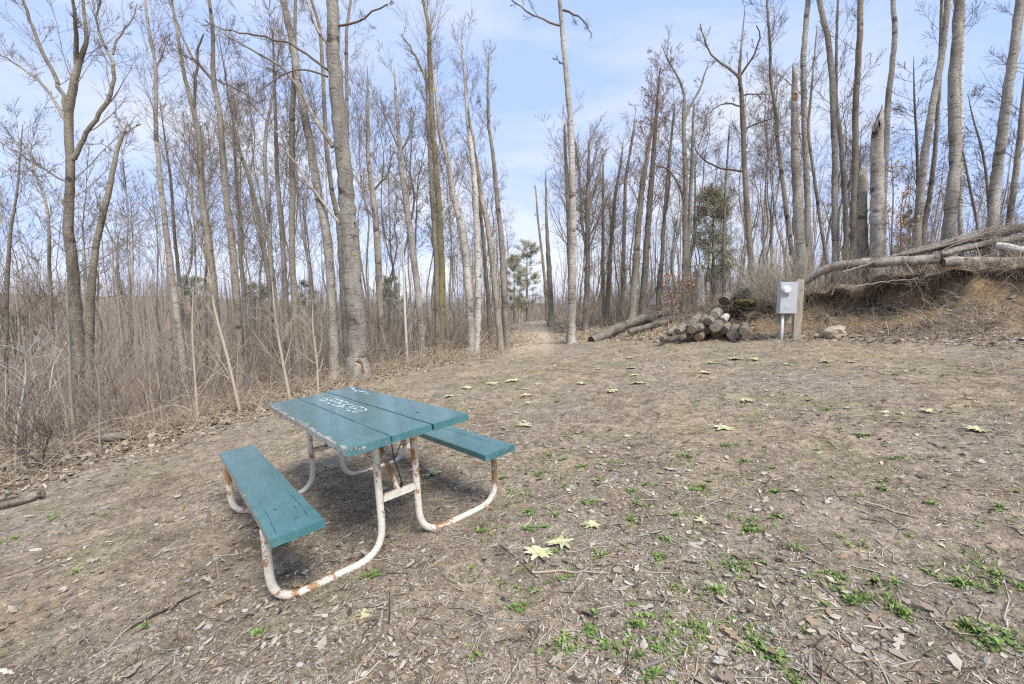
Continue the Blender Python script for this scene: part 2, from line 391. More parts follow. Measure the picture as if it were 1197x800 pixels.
c = ramp(nt, nB, [(.30, (.20,.158,.115)), (.5, (.33,.272,.205)), (.72, (.46,.385,.30))])
c = mix(nt, ramp(nt, nA, [(.42, 0), (.64, .65)]), c, (.33,.29,.25))
c = mix(nt, ramp(nt, noise(nt, coords(nt, (1.0, 1.0, 1)), .8, 4, .6), [(.52, 0), (.66, .6)]), c, (.46,.355,.245))
gs = noise(nt, vo, 1.7, 6, .7)
c = mix(nt, ramp(nt, gs, [(.52, 0), (.68, .5)]), c, (.23,.235,.10))
c = mix(nt, se.outputs[0], c, mix(nt, nB, (.44,.36,.27), (.64,.54,.42)))
c = mix(nt, math_(nt, 'MULTIPLY', se.outputs[1], .85), c, mix(nt, nB, (.16,.12,.085), (.38,.30,.22)))
c = mix(nt, se.outputs[2], c, mix(nt, noise(nt, vo, 5, 5, .7), (.26,.16,.09), (.56,.41,.25)))
c = mix(nt, 1.0, c, ramp(nt, nC, [(.28, .30), (.46, .90), (.60, 1.15), (.74, 1.9)]), 'MULTIPLY')
c = mix(nt, .8, c, ramp(nt, noise(nt, vo, 11, 5, .7), [(.32, .5), (.5, 1), (.68, 1.45)]), 'MULTIPLY')
c = mix(nt, .6, c, ramp(nt, nD, [(.3, .5), (.5, 1), (.75, 1.5)]), 'MULTIPLY')
c = mix(nt, 1.0, c, (.93, .895, .835), 'MULTIPLY')
nt.links.new(c, b.inputs['Base Color'])
bump(nt, b, math_(nt, 'ADD', nC, math_(nt, 'MULTIPLY', nD, .5)), .9, .02)
gm.materials.append(m)
tag(link('ground', gm), None, None, kind='structure')

# ------------------------------------------------------------ litter on the ground
PAL = np.array([(.44,.385,.31), (.32,.27,.21), (.18,.135,.10), (.09,.066,.048), (.47,.41,.33), (.33,.235,.15), (.34,.315,.285), (.24,.19,.14), (.54,.485,.40)])
PW = np.array([.18,.20,.15,.10,.12,.07,.08,.15,.03]); PW = PW/PW.sum()
def polar_pts(n, r0, r1, a0=-62, a1=62, p=1.0):
    u = rng.uniform(0, 1, n); r = (r0**(1-p)+u*(r1**(1-p)-r0**(1-p)))**(1/(1-p)) if abs(p-1) > 1e-6 else r0*(r1/r0)**u
    a = np.radians(rng.uniform(a0, a1, n)); return r*np.sin(a), r*np.cos(a), r
def scatter_flat(x, y, shape, size, tiltsd, lift, colors, curl=.0, zfun=terr):
    """shape: (k,2) fan outline; returns verts, tris for len(x) small leaves/chips"""
    n = len(x); k = len(shape); z = zfun(x, y)
    e = .03; gxn = (terr(x+e, y, False)-terr(x-e, y, False))/(2*e); gyn = (terr(x, y+e, False)-terr(x, y-e, False))/(2*e)
    nrm = unit(np.stack([-gxn, -gyn, np.ones(n)], 1)+rng.normal(size=(n, 3))*tiltsd[:, None] if hasattr(tiltsd, '__len__') else np.stack([-gxn, -gyn, np.ones(n)], 1)+rng.normal(size=(n, 3))*tiltsd)
    th = rng.uniform(0, 2*np.pi, n); d = np.stack([np.cos(th), np.sin(th), 0*th], 1); u = unit(d-nrm*(d*nrm).sum(1, keepdims=True)); v = np.cross(nrm, u)
    sx = size*rng.uniform(.8, 1.3, n); sy = size*rng.uniform(.7, 1.1, n)
    sh = shape[None]+rng.normal(size=(n, k, 2))*.07
    cz = curl*((sh**2).sum(2))*rng.uniform(-.3, 1.2, n)[:, None]
    c0 = np.stack([x, y, z], 1)+nrm*(lift+size*rng.uniform(.0, .25, n))[:, None]
    V = c0[:, None]+sh[..., :1]*sx[:, None, None]*u[:, None]+sh[..., 1:]*sy[:, None, None]*v[:, None]+(cz*size[:, None])[..., None]*nrm[:, None]
    b_ = (np.arange(n)*k)[:, None, None]; t = np.array([[0, i, i+1] for i in range(1, k-1)])[None]
    C = np.repeat(colors, k, 0)*rng.uniform(.85, 1.12, (n*k, 1))
    return V.reshape(-1, 3), (b_+t).reshape(-1, 3), C
chip = np.array([(-.7,-.10),(.2,-.17),(.8,.0),(-.3,.16)])
leaf = np.array([(-.5,0),(-.2,-.3),(.15,-.22),(.5,-.02),(.2,.26),(-.15,.32)])
oak = np.array([(0,0),(-.5,0),(-.35,-.2),(-.2,-.12),(-.05,-.34),(.1,-.15),(.3,-.25),(.5,0),(.3,.24),(.12,.14),(-.02,.34),(-.2,.12),(-.36,.2),(-.5,0)])
MBL = MB()
def pal(n, w=PW): return PAL[rng.choice(len(PAL), n, p=w/w.sum())]
n = 420000
x, y, r = polar_pts(n, .75, 13, p=1.2)
keep = np.ones(n, bool)
sz = (rng.gamma(2.0, .0030, n)+.0035)*(1+.06*r)
cl = fbm(x*1.1, y*1.1, 55, 3); keep &= rng.uniform(0, 1, n) < .35+1.3*(cl-.25)
cols = pal(n)*np.clip(.72+.6*fbm(x*.8, y*.8, 66, 3), .6, 1.3)[:, None]
x, y, sz, cols = x[keep], y[keep], sz[keep], cols[keep]
MBL.add(*[None]*0, V=np.zeros((0, 3))) if False else None
V, T, C = scatter_flat(x, y, chip, sz, .35, .001, cols); MBL.add(V, None, T, C)
n = 24000
x, y, r = polar_pts(n, .8, 16, p=.55)
sz = rng.gamma(3, .0065, n)+.010; dens = fbm(x*.9+9, y*.9, 57, 3)
k = rng.uniform(0, 1, n) < np.clip((dens-.36)*3, .06, 1)
x, y, sz = x[k], y[k], sz[k]
lw = np.array([.25,.22,.12,.06,.12,.14,.03,.14,.04]); V, T, C = scatter_flat(x, y, leaf, sz, .3, .003, pal(len(x), lw), .35); MBL.add(V, None, T, C)
n = 340
x, y, r = polar_pts(n, 1.0, 10, p=.8); sz = rng.uniform(.035, .075, n)
V, T, C = scatter_flat(x, y, oak, sz, .25, .006, pal(n, np.array([.25,.25,.1,.04,.12,.2,.02,.18,.03])), .5); MBL.add(V, None, T, C)
tag(link('leaf_litter', MBL.mesh('leaf_litter', M_VC, False)), 'dry brown leaf fragments and bark chips over the clearing', 'leaf litter', kind='stuff')
# deeper leaf litter at wood's edge and the foot of the bank
MBL = MB()
n = 170000
x, y, r = polar_pts(n, 2.5, 24, p=.8)
dl = sdist(x, y, EDGE); dr = -sdist(x, y, FOOT)
k = ((dl > -.7+rng.normal(0, .3, n)) & (dl < 5)) | ((dr > -.35+rng.normal(0, .15, n)) & (dr < 5))
bare = (dr > .35) & (dr < 1.0) & (y < 10) & (rng.uniform(0, 1, n) < .6+.4*(fbm(x*2.2+3, y*2.2, 41, 3) > .47))
k &= ~bare
x, y = x[k], y[k]; sz = rng.gamma(4, .0095, len(x))+.008
V, T, C = scatter_flat(x, y, leaf, sz, .5, .008, pal(len(x), np.array([.22,.24,.14,.08,.12,.14,.02,.16,.02])), .5); MBL.add(V, None, T, C)
tag(link('woodland_leaf_litter', MBL.mesh('woodland_leaf_litter', M_VC, False)), 'deep dry leaves at the wood edge and bank foot', 'leaf litter', kind='stuff')
# pebbles
ico = bmesh.new(); bmesh.ops.create_icosphere(ico, subdivisions=1, radius=1); ico.verts.ensure_lookup_table()
IV = np.array([v.co[:] for v in ico.verts]); IT = np.array([[v.index for v in f.verts] for f in ico.faces]); ico.free()
def blobs(x, y, z, s, cols, flat=.55):
    n = len(x); k = len(IV)
    sc = s[:, None]*np.stack([rng.uniform(.7, 1.3, n), rng.uniform(.7, 1.1, n), np.full(n, flat)*rng.uniform(.7, 1.2, n)], 1)
    th = rng.uniform(0, 6.28, n); V = IV[None]*(1+rng.normal(size=(n, k, 1))*.1)*sc[:, None]
    cx = V[..., 0]*np.cos(th)[:, None]-V[..., 1]*np.sin(th)[:, None]; cy = V[..., 0]*np.sin(th)[:, None]+V[..., 1]*np.cos(th)[:, None]
    V = np.stack([cx+x[:, None], cy+y[:, None], V[..., 2]+z[:, None]], -1)
    T = (np.arange(n)*k)[:, None, None]+IT[None]
    return V.reshape(-1, 3), T.reshape(-1, 3), np.repeat(cols, k, 0)
n = 16000
x, y, r = polar_pts(n, .8, 8, p=1.2); kk = (rng.uniform(0, 1, n) < np.clip((fbm(x*.7, y*.7, 91, 2)-.42)*3, .08, 1)*np.where(x < -.4, 1, .35)); x, y = x[kk], y[kk]; n = len(x)
s = rng.gamma(2.0, .0021, n)+.0028
g = rng.uniform(.10, .38, n); cols = np.stack([g*1.06, g, g*.92], 1)
MBP = MB(); V, T, C = blobs(x, y, terr(x, y)+s*.1, s, cols); MBP.add(V, None, T, C)
tag(link('pebbles', MBP.mesh('pebbles', M_VC, True)), 'small grey pebbles scattered through the dirt', 'pebbles', kind='stuff')
# fallen twiglets
n = 2600
x, y, r = polar_pts(n, .8, 13, p=1.1); th = rng.uniform(0, 6.28, n); le = rng.gamma(2, .05, n)+.04; K = 4
P = np.zeros((n, K, 3)); 
for k in range(K):
    tt = (k/(K-1)-.5); P[:, k, 0] = x+np.cos(th)*le*tt+rng.normal(0, .06, n)*le; P[:, k, 1] = y+np.sin(th)*le*tt+rng.normal(0, .06, n)*le
P[:, :, 2] = terr(P[:, :, 0], P[:, :, 1])+.004
rd = rng.uniform(.0012, .0035, n)[:, None]*np.ones((1, K)); V, Q = tubes(P, rd, 3)
MBT = MB(); MBT.add(V, Q, None, np.repeat(pal(n, np.array([.2,.2,.2,.15,.15,.1,.1,.1,.05])), K*3, 0))
tag(link('twig_litter', MBT.mesh('twig_litter', M_VC)), 'short fallen twigs scattered over the dirt', 'twigs', kind='stuff')

# green weeds and grass
def weed_patch(mb, cx, cy, rad_, n, h, blade=False, colr=((.085,.16,.035), (.24,.33,.085))):
    m_ = max(1, n//9); a = rng.uniform(0, 6.28, m_); q = np.abs(rng.normal(0, .62, m_))*rad_; pick = rng.integers(0, m_, n)
    x = (cx+np.cos(a)*q)[pick]+rng.normal(0, .007 if not blade else .02, n); y = (cy+np.sin(a)*q*.8)[pick]+rng.normal(0, .007 if not blade else .02, n); z = terr(x, y)
    az = rng.uniform(0, 6.28, n); le = h*rng.uniform(.5, 1.2, n); el = rng.uniform(.15, 1.0, n) if not blade else rng.uniform(.6, 1.4, n)
    d = np.stack([np.cos(az)*np.cos(el), np.sin(az)*np.cos(el), np.sin(el)], 1); s = np.stack([-np.sin(az), np.cos(az), 0*az], 1)
    wd = le*(.24 if not blade else .07)
    b0 = np.stack([x, y, z], 1); mid = b0+d*le[:, None]*.6; tipv = b0+d*le[:, None]+np.array([0, 0, -1])*(le*.25)[:, None]
    V = np.stack([b0, mid-s*wd[:, None], tipv, mid+s*wd[:, None]], 1).reshape(-1, 3)
    Q = np.arange(n*4).reshape(-1, 4)
    t = rng.uniform(0, 1, n)[:, None]; C = np.array(colr[0])*(1-t)+np.array(colr[1])*t
    mb.add(V, Q, None, np.repeat(C, 4, 0))
W = MB()
WP = [(655,758,.10,90),(690,740,.13,160),(668,765,.08,80),(720,760,.10,120),(745,735,.12,140),(770,765,.10,90),(760,790,.1,90),(790,745,.08,70),(815,735,.12,130),(850,732,.08,70),(893,757,.12,200),(910,770,.06,60),(930,793,.06,60),
 (858,663,.14,150),(835,690,.09,90),(826,690,.06,40),(875,618,.10,120),(885,620,.07,50),(975,679,.10,130),(1000,705,.09,120),(1030,685,.08,90),(1045,712,.09,90),(1060,720,.06,50),(1125,684,.13,150),(1155,672,.08,70),(1130,735,.11,140),(1150,752,.09,80),(1185,752,.06,60),(1195,690,.05,40),
 (610,711,.05,70),(435,674,.05,60),(330,637,.03,30),(560,622,.08,70),(615,620,.06,60),(635,618,.05,40),(600,575,.10,60),(615,580,.08,60),(648,605,.07,50),(770,650,.07,60),(775,630,.05,50),(735,608,.06,70),(790,690,.04,30),(800,535,.07,80),(845,522,.08,70),(905,578,.05,60),(965,481,.05,60),(1010,510,.06,70),(1005,512,.04,40),(815,573,.05,40),(820,570,.04,40),(1045,438,.08,60),(1100,440,.08,60),(1145,437,.06,50),(700,562,.06,40),(680,548,.07,60),(660,540,.08,60),(640,535,.08,60),(740,575,.07,60),(750,590,.07,60),(720,540,.06,50),(690,590,.08,60),(660,570,.09,70),(630,555,.09,70),(620,600,.08,60),(590,560,.06,50),(1030,573,.05,40),(1050,538,.05,40),(930,490,.04,30),(870,540,.05,40),(1090,590,.05,30),(1160,600,.06,40),(90,672,.06,40),(60,607,.1,60),(15,630,.08,50),(170,732,.04,20),(300,745,.05,30),(655,680,.05,30),(700,650,.05,40),(770,655,.06,50),(745,475,.05,40),(650,470,.05,40),(790,600,.06,50),(760,570,.06,50),(905,605,.06,50),(1000,640,.06,40),(930,640,.06,40)]
for px, py, rr_, nn in WP:
    X, Y, Z = ground_hit(px, py); rr_ = rr_*.85
    weed_patch(W, X, Y, rr_, int(nn*.85), .028)
    if rng.uniform() < .6: weed_patch(W, X, Y, rr_*1.4, int(nn*.5), .04, True, ((.12,.18,.04), (.28,.32,.12)))
n = 620
x, y, r = polar_pts(n, 1.6, 9, -12, 52, p=.8)
for X, Y in zip(x, y):
    if fbm(np.array([X*.6]), np.array([Y*.6]), 44, 2)[0] > .48: weed_patch(W, X, Y, rng.uniform(.02, .07), rng.integers(4, 14), .024)
tag(link('green_weeds', W.mesh('green_weeds', M_LEAF, False)), 'low green weeds sprouting in patches on bare dirt', 'weeds', kind='stuff')
G = MB()
n = 1500
x, y, r = polar_pts(n, 4.2, 13, -30, 32, p=.6)
for X, Y in zip(x, y):
    q = fbm(np.array([X*.7+5]), np.array([Y*.7]), 48, 2)[0]
    if q > .47 and sdist(np.array([X]), np.array([Y]), EDGE)[0] < -.05:
        weed_patch(G, X, Y, rng.uniform(.06, .2), rng.integers(10, 26), .04, True, ((.20,.22,.08), (.46,.42,.24)))
tag(link('short_grass', G.mesh('short_grass', M_LEAF, False)), 'short pale green and straw grass toward the trail', 'grass', kind='stuff')
# dry bleached grass and brambles along the left wood edge, and pale grass by log pile
D = MB()
def dry_stems(mb, x, y, h, lean, colr, r0=.0018, K=5):
    n = len(x); z = terr(x, y); az = rng.uniform(0, 6.28, n); P = np.zeros((n, K, 3)); P[:, 0] = np.stack([x, y, z-.01], 1)
    el = np.radians(rng.uniform(35, 88, n)); hh = h*rng.uniform(.4, 1.3, n)
    for k in range(1, K):
        P[:, k] = P[:, k-1]+np.stack([np.cos(az)*np.cos(el), np.sin(az)*np.cos(el), np.sin(el)], 1)*(hh/(K-1))[:, None]
        el = el-lean*rng.uniform(.2, 1, n); az = az+rng.normal(0, .15, n)
    P[:, :, 2] = np.maximum(P[:, :, 2], terr(P[:, :, 0], P[:, :, 1], False)+.005)
    V, Q = tubes(P, np.linspace(1, .5, K)[None]*r0*rng.uniform(.7, 1.4, n)[:, None], 3)
    c = np.array(colr)[rng.integers(0, len(colr), n)]*rng.uniform(.75, 1.2, (n, 1)); mb.add(V, Q, None, np.repeat(c, K*3, 0))
STRAW = [(.50,.41,.29), (.42,.33,.23), (.34,.26,.18), (.56,.48,.36)]
n = 26000
x, y, r = polar_pts(n, 3, 14, -62, 4, p=.5); dl = sdist(x, y, EDGE)
k = (dl > -.40+rng.normal(0, .28, n)) & (dl < 2.6) & (fbm(x*1.4, y*1.4, 61, 3) > .40); dry_stems(D, x[k], y[k], .42, .60, STRAW, .0030)
k = (dl > -.2+rng.normal(0, .2, n)) & (dl < .9) & (rng.uniform(0, 1, n) < .30); dry_stems(D, x[k], y[k], .95, .42, STRAW, .0032, 8)
n = 22000
x, y, r = polar_pts(n, 5, 22, 4, 64, p=.8); dr = -sdist(x, y, FOOT)
k = (dr > .0+rng.normal(0, .1, n)) & (dr < 4.5) & ((rng.uniform(0, 1, n) < .28) | (dr > 1.1)); dry_stems(D, x[k], y[k], .34, .5, STRAW+[(.24,.19,.14), (.18,.14,.11)], .0028)
n = 2600; x = rng.uniform(1.3, 4.2, n); y = rng.uniform(9.6, 14, n); dr = -sdist(x, y, FOOT); k = (dr > 0) & (dr < 1.0); dry_stems(D, x[k], y[k], .16, .5, [(.62,.52,.36), (.55,.45,.30)], .004)
tag(link('dry_grass', D.mesh('dry_grass', M_STEM)), 'bleached dry grass and brambles along the wood edge', 'dry grass', kind='stuff')

D2 = MB()
n = 3600
q = rng.uniform(2.5, 9.8, n); F = np.array(FOOT); fx = np.interp(q, F[:, 1], F[:, 0]); x = fx+np.abs(rng.uniform(-.1, 1.7, n)); y = q+rng.uniform(0, .8, n)
dry_stems(D2, x, y, .30, .62, STRAW+[(.30,.24,.18), (.22,.17,.13)], .0034)
tag(link('bank_straw', D2.mesh('bank_straw', M_STEM)), 'matted straw and dead stems lying on the bank face', 'straw', kind='stuff')

# ------------------------------------------------------------ undergrowth thickets
def thicket(x, y, h, colr, nb=5, r0=.006):
    n = len(x); z = terr(x, y); K = 6
    P = np.zeros((n, K, 3)); P[:, 0] = np.stack([x, y, z-.05], 1); hh = h*rng.uniform(.45, 1.2, n)
    tl_ = np.where(rng.uniform(0, 1, n) < .25, .75, .20); d = unit(np.stack([rng.normal(0, 1, n)*tl_, rng.normal(0, 1, n)*tl_, np.ones(n)], 1))
    for k in range(1, K):
        d = unit(d+rng.normal(size=(n, 3))*.14); P[:, k] = P[:, k-1]+d*(hh/(K-1))[:, None]
    Rr = np.linspace(1, .45, K)[None]*r0*np.where(rng.uniform(0, 1, n) < .12, rng.uniform(1.8, 3.2, n), rng.uniform(.4, 1.3, n))[:, None]
    c = np.array(colr)[rng.integers(0, len(colr), n)]*rng.uniform(.6, 1.5, (n, 1))
    mb = MB(); V, Q = tubes(P, Rr, 4); mb.add(V, Q, None, np.repeat(c, K*4, 0))
    P2, R2 = grow(P, Rr, nb, .2, .98, -.36, 46, .25, .22, 4, .6, .5, .0022)
    V, Q = tubes(P2, R2, 3); mb.add(V, Q, None, np.repeat(np.repeat(c, nb, 0), 12, 0)*.95)
    return mb
BR = [(.27,.215,.165), (.36,.295,.225), (.20,.155,.125), (.47,.395,.30), (.30,.255,.215), (.25,.19,.16)]
n = 11000
x, y, r = polar_pts(n, 4.0, 26, -66, -1, p=.45); dl = sdist(x, y, EDGE)
k = (dl > .12+np.abs(rng.normal(0, .30, n))) & (dl < 13) & (fbm(x*.9, y*.9, 62, 3) > .43) & ~((dl < 1.2) & (rng.uniform(0, 1, n) < .45)); x, y = x[k], y[k]; dl = dl[k]
h = 1.0+np.clip(dl*.48, 0, 2.8)
h = h*np.interp(y, [0, 8, 11, 14, 30], [1, 1, .8, .62, .75])
tag(link('left_thicket', thicket(x, y, h, BR, 6, .0055).mesh('thicket', M_STEM)), 'dense tangle of thin bare brush filling the left slope', 'undergrowth', kind='stuff')
n = 6000
x, y, r = polar_pts(n, 9, 34, 1, 64, p=.3); dr = -sdist(x, y, FOOT)
k = (dr > 1.0+np.abs(rng.normal(0, .6, n))) & (dr < 16); x, y, dr = x[k], y[k], dr[k]
h = np.interp(y, [5, 9, 14, 30], [.6, .8, 1.1, 1.6])*(1+.0*dr)
tag(link('right_thicket', thicket(x, y, h, BR, 5, .005).mesh('thicket', M_STEM)), 'thin bare brush under the trees beyond the bank', 'undergrowth', kind='stuff')
n = 2200
x, y, r = polar_pts(n, 22, 60, -30, 50, p=.3)
k = np.abs(x-np.interp(y, [20, 60], [.86, 1.2])) > 1.0; x, y = x[k], y[k]
tag(link('far_thicket', thicket(x, y, np.full(len(x), 4.2), [(.25,.21,.175), (.31,.265,.22)], 5, .012).mesh('thicket', M_STEM)), 'grey brown brush in the hollow beyond the trail crest', 'undergrowth', kind='stuff')

# ------------------------------------------------------------ trees
def crown_mb(P, R, n1, t0, l1, a1=42, up=.55, wan=.13, n2=6, n3=4, rmin=.004, t1=.99, r1=.42, buds=None):
    """branches of a bare tree; P,R one polyline"""
    mb = MB(); l1 = l1*1.45 if l1 > 0 else l1*1.2
    p1, r_1 = grow(P[None], R[None], n1, t0, t1, l1, a1, up, wan, 8, r1, .25, rmin*1.3)
    p2, r_2 = grow(p1, r_1, n2, .15, .98, -.60, 38, .35, wan*1.15, 6, .48, .4, rmin)
    V, Q = tubes(p1, r_1, 5); mb.add(V, Q); V, Q = tubes(p2, r_2, 4); mb.add(V, Q)
    if n3:
        p3, r_3 = grow(p2, r_2, n3, .15, 1.0, -.62, 36, .25, wan*1.2, 4, .6, .6, rmin*.75)
        V, Q = tubes(p3, r_3, 3); mb.add(V, Q)
        if buds:
            tip = p3.reshape(-1, 3); tip = tip[rng.uniform(0, 1, len(tip)) < buds]
            m_ = len(tip); k = len(IV[:]); s = rng.uniform(.006, .013, m_)
            Vb = tip[:, None]+np.array([(1,0,0),(0,1,0),(-1,0,0),(0,-1,0),(0,0,1.6)])[None]*s[:, None, None]
            Tb = (np.arange(m_)*5)[:, None, None]+np.array([(0,1,4),(1,2,4),(2,3,4),(3,0,4)])[None]
            mb.add(Vb.reshape(-1, 3), None, Tb.reshape(-1, 3))
    return mb
def trunk_mesh(P, R, mt, sides=12, lump=.06, flare=.35, jag=0):
    P = np.array(P); R = np.array(R); K = len(P)
    s = np.concatenate([[0], np.cumsum(np.linalg.norm(np.diff(P, axis=0), axis=1))])
    R = R*(1+flare*np.exp(-s/.28))
    V, Q = tubes(P[None], R[None], sides)
    V = V.reshape(K, sides, 3); seed = int(rng.integers(1e4)); th = np.arange(sides)
    rel = V-P[:, None]
    nn = vnoise(th[None]*1.3, s[:, None]*1.6, seed)+.25*vnoise(th[None]*2.7, s[:, None]*5, seed+3)-.62
    rel = rel*(1+nn*lump*2)[..., None]
    rel = rel*(1+flare*.5*np.sin(th*2.5+seed)[None]*np.exp(-s/.22)[:, None])[..., None]
    V = P[:, None]+rel
    if jag:
        k0 = max(K-5, 0)
        jz = (rng.uniform(-.6, .8, sides)+.7*np.cos(th*2*np.pi/sides+seed))*jag; V[-1, :, 2] += jz; V[-1, :, :2] = P[-1, :2]+(V[-1, :, :2]-P[-1, :2])*.85; V[-2, :, 2] += jz*.35; V[-1, :, :2] = P[-1, :2]+(V[-3, :, :2]-P[-3, :2])*.9
    V = V.reshape(-1, 3); T = None
    c = V[-sides:].mean(0); c[2] -= jag*1.2; V = np.concatenate([V, [c]]); l = K*sides-sides
    T = np.array([[l+i, l+(i+1) % sides, K*sides] for i in range(sides)])
    return mesh_from('trunk', V, Q, mt, None, True, T)
HERO = []
def hero(kind, label, cat, pts, Y, bark, tw=TW_GREY, group=None, crown=(14, .5, 1.6), limbs=(), ext=2.5, broken=False, a1=40, up=.6, n2=8, n3=5, rmin=.0032, buds=None, wan=.13, y_wob=.25, wmul=.93):
    """pts: (px, py, width px) from low to high at depth Y"""
    dep = Y*cp
    wb = np.concatenate([[0], np.cumsum(rng.normal(0, y_wob*.3, len(pts)-1))])
    W_ = [at(px, py, Y+wb[k]) for k, (px, py, _) in enumerate(pts)]; rad_ = [w_*wmul*px_r(px, py, Y) for px, py, w_ in pts]
    # follow the lowest direction down to the ground
    p0, p1 = W_[0], W_[1]; x, z = p0[0], p0[2]
    g = terr1(p0[0], Y)
    if z > g+.02:
        d = (p0-p1)/max(abs(p0[2]-p1[2]), .1); d = np.clip(d, -.12, .12); 
        b0 = p0+d*np.array([1, 1, 0])*(z-g)*.7; b0[2] = terr1(b0[0], b0[1])-.12
        W_.insert(0, b0); rad_.insert(0, rad_[0]*1.12)
    else:
        W_[0] = np.array([p0[0], Y, g-.12])
    base = np.array([W_[0][0], W_[0][1], terr1(W_[0][0], W_[0][1])])
    if ext and not broken:
        d = unit(W_[-1]-W_[-2]); d = unit(d+np.array([0, 0, .5])); m_ = W_[-1]+d*ext; W_.append(m_); rad_.append(rad_[-1]*.35)
    W_ = np.array(W_)
    P, R = resample(W_-base, rad_, .13 if rad_[0] > .05 else .2)
    P[1:-1] += rng.normal(size=P[1:-1].shape)*R[1:-1, None]*.07
    e = empty(kind, base); tag(e, label, cat, group)
    link('trunk', trunk_mesh(P, R, bark, 14 if rad_[0] > .07 else 9, .07, .3, jag=(.22 if broken else 0)), e)
    mb = MB(); got = False
    for lb in limbs:
        k_ = int(np.argmin([(lb[0][0]-p_[0])**2+(lb[0][1]-p_[1])**2 for p_ in pts])); yl = rng.uniform(-.6, .6)
        Yl = np.interp(lb[0][1], [p_[1] for p_ in pts][::-1], wb[::-1])+Y
        lp = [at(a_, b_, Yl+yl*q_/len(lb))-base for q_, (a_, b_, _) in enumerate(lb)]; lr = [c_*px_r(a_, b_, Y) for a_, b_, c_ in lb]
        lp = np.array(lp)
        LP, LR = resample(lp, lr, .15); LP[1:-1] += rng.normal(size=LP[1:-1].shape)*.012
        if lr[0] > .028:
            link('limb', mesh_from('limb', *tubes(LP[None], LR[None], 9, .05), bark), e)
        else:
            V, Q = tubes(LP[None], LR[None], 6); mb.add(V, Q); got = True
        ln = np.linalg.norm(np.diff(LP, axis=0), axis=1).sum()
        cm = crown_mb(LP, LR, max(4, int(ln*4.0)), .15, -.35, 40, .4, wan, n2, n3, rmin, r1=.5, buds=buds)
        for V_, C_ in zip([np.concatenate(cm.V)], [0]): mb.add(V_, np.concatenate(cm.Q), np.concatenate(cm.T) if cm.T else None); got = True
    if crown and crown[0]:
        cm = crown_mb(P, R, crown[0], crown[1], crown[2], a1, up, wan, n2, n3, rmin, buds=buds)
        mb.add(np.concatenate(cm.V), np.concatenate(cm.Q), np.concatenate(cm.T) if cm.T else None); got = True
    if got: link('crown', mb.mesh('crown', tw), e)
    HERO.append((pts[0][0], label)); return e

# --- left wood
hero('forked_tree', 'grey brown forked tree with five heavy spreading limbs, at far left', 'tree', [(93,470,20),(90,380,18),(84,300,16),(79,270,15),(83,189,13),(79,135,13),(86,100,12),(92,72,9),(103,48,6),(98,20,5),(97,-5,5)], 9.0, B_TAN, crown=(26,.28,1.9), up=.45,
     limbs=[[(90,76,8),(88,44,6),(89,20,5),(84,-5,4)], [(77,130,7),(67,95,6),(47,57,5.5),(37,30,5),(25,-5,4)], [(77,142,6),(61,115,4.5),(51,98,4),(24,78,3),(-5,62,2)], [(86,186,8),(98,162,6.5),(115,135,6),(130,105,5.5),(134,78,5),(130,64,4.5),(115,40,3.5),(111,20,3),(118,-5,2.5)], [(132,64,3.5),(137,44,3),(155,24,2),(160,5,1.5)], [(82,215,4),(55,200,3),(20,178,2.2),(-10,160,1.6)]])
hero('snag', 'leaning bare trunk beside the forked tree with a small twiggy top', 'tree', [(104,430,13),(106,350,12),(110,297,10),(119,255,9),(129,217,8),(137,172,6),(146,154,4)], 8.6, B_TAN, ext=0.2, crown=(9,.45,.5), a1=60, up=.2,
     limbs=[[(143,157,2.6),(153,152,2.2),(165,145,1.6)], [(146,155,2.2),(136,140,1.8),(135,120,1.3)], [(138,180,1.8),(122,170,1.4),(100,168,1)]])
hero('bare_tree', 'thin twisted tree with wide twiggy crown at the left picture edge', 'tree', [(62,400,6),(58,320,5.5),(57,260,5),(54,235,4),(45,215,3)], 8.2, B_DARK, TW_DARK, crown=(30,.35,1.3), up=.7, ext=.9)
hero('bare_tree', 'low spreading thin tree left of the forked tree, trunk beside frame edge', 'tree', [(6,430,8),(8,330,7),(12,270,5),(20,225,4)], 8.8, B_DARK, TW_DARK, crown=(26,.35,1.5), up=.7, ext=1.3)
hero('birch', 'slender pale birch, first tall one right of the leaning snag', 'tree', [(217,455,10),(214,425,9),(206,361,9),(197,294,8),(187,210,7),(182,150,6),(182,75,5),(174,37,4.5),(169,-5,4)], 10.5, B_ASPEN, crown=(26,.38,1.5), limbs=[[(182,78,2),(190,62,1.6),(198,45,1)]])
hero('bare_tree', 'thin grey stem close behind the slender pale birch', 'tree', [(214,400,5),(212,369,5),(208,312,5),(204,275,4.5),(199,202,4),(196,185,3)], 11.5, B_DARK, crown=(18,.4,1.2), ext=1.5)
hero('bare_tree', 'dark stemmed tree with high fork between birch and speckled dark tree', 'tree', [(257,440,10),(253,380,10),(249,331,9),(240,256,8),(236,244,8),(233,157,6.5),(225,127,6),(214,82,5),(206,30,4),(200,-5,3)], 10.8, B_TAN, crown=(22,.4,1.5), limbs=[[(226,130,4),(229,97,3.5),(231,56,3),(238,40,2)], [(247,330,4.5),(238,290,4),(228,262,3.5),(222,225,3),(205,175,2)]])
hero('bare_tree', 'dark mottled trunk leaning left at its top, third from slender birch', 'tree', [(281,450,11),(281,425,11),(277,350,10.5),(272,290,10),(262,210,9),(257,131,7.5),(249,94,7),(249,37,5),(244,-5,4)], 9.8, B_DARK, TW_DARK, crown=(24,.4,1.6), limbs=[[(250,96,4.5),(238,80,4),(222,65,3.2),(205,20,2.6),(196,-5,2)], [(251,92,2.5),(275,104,2),(300,120,1.6)]])
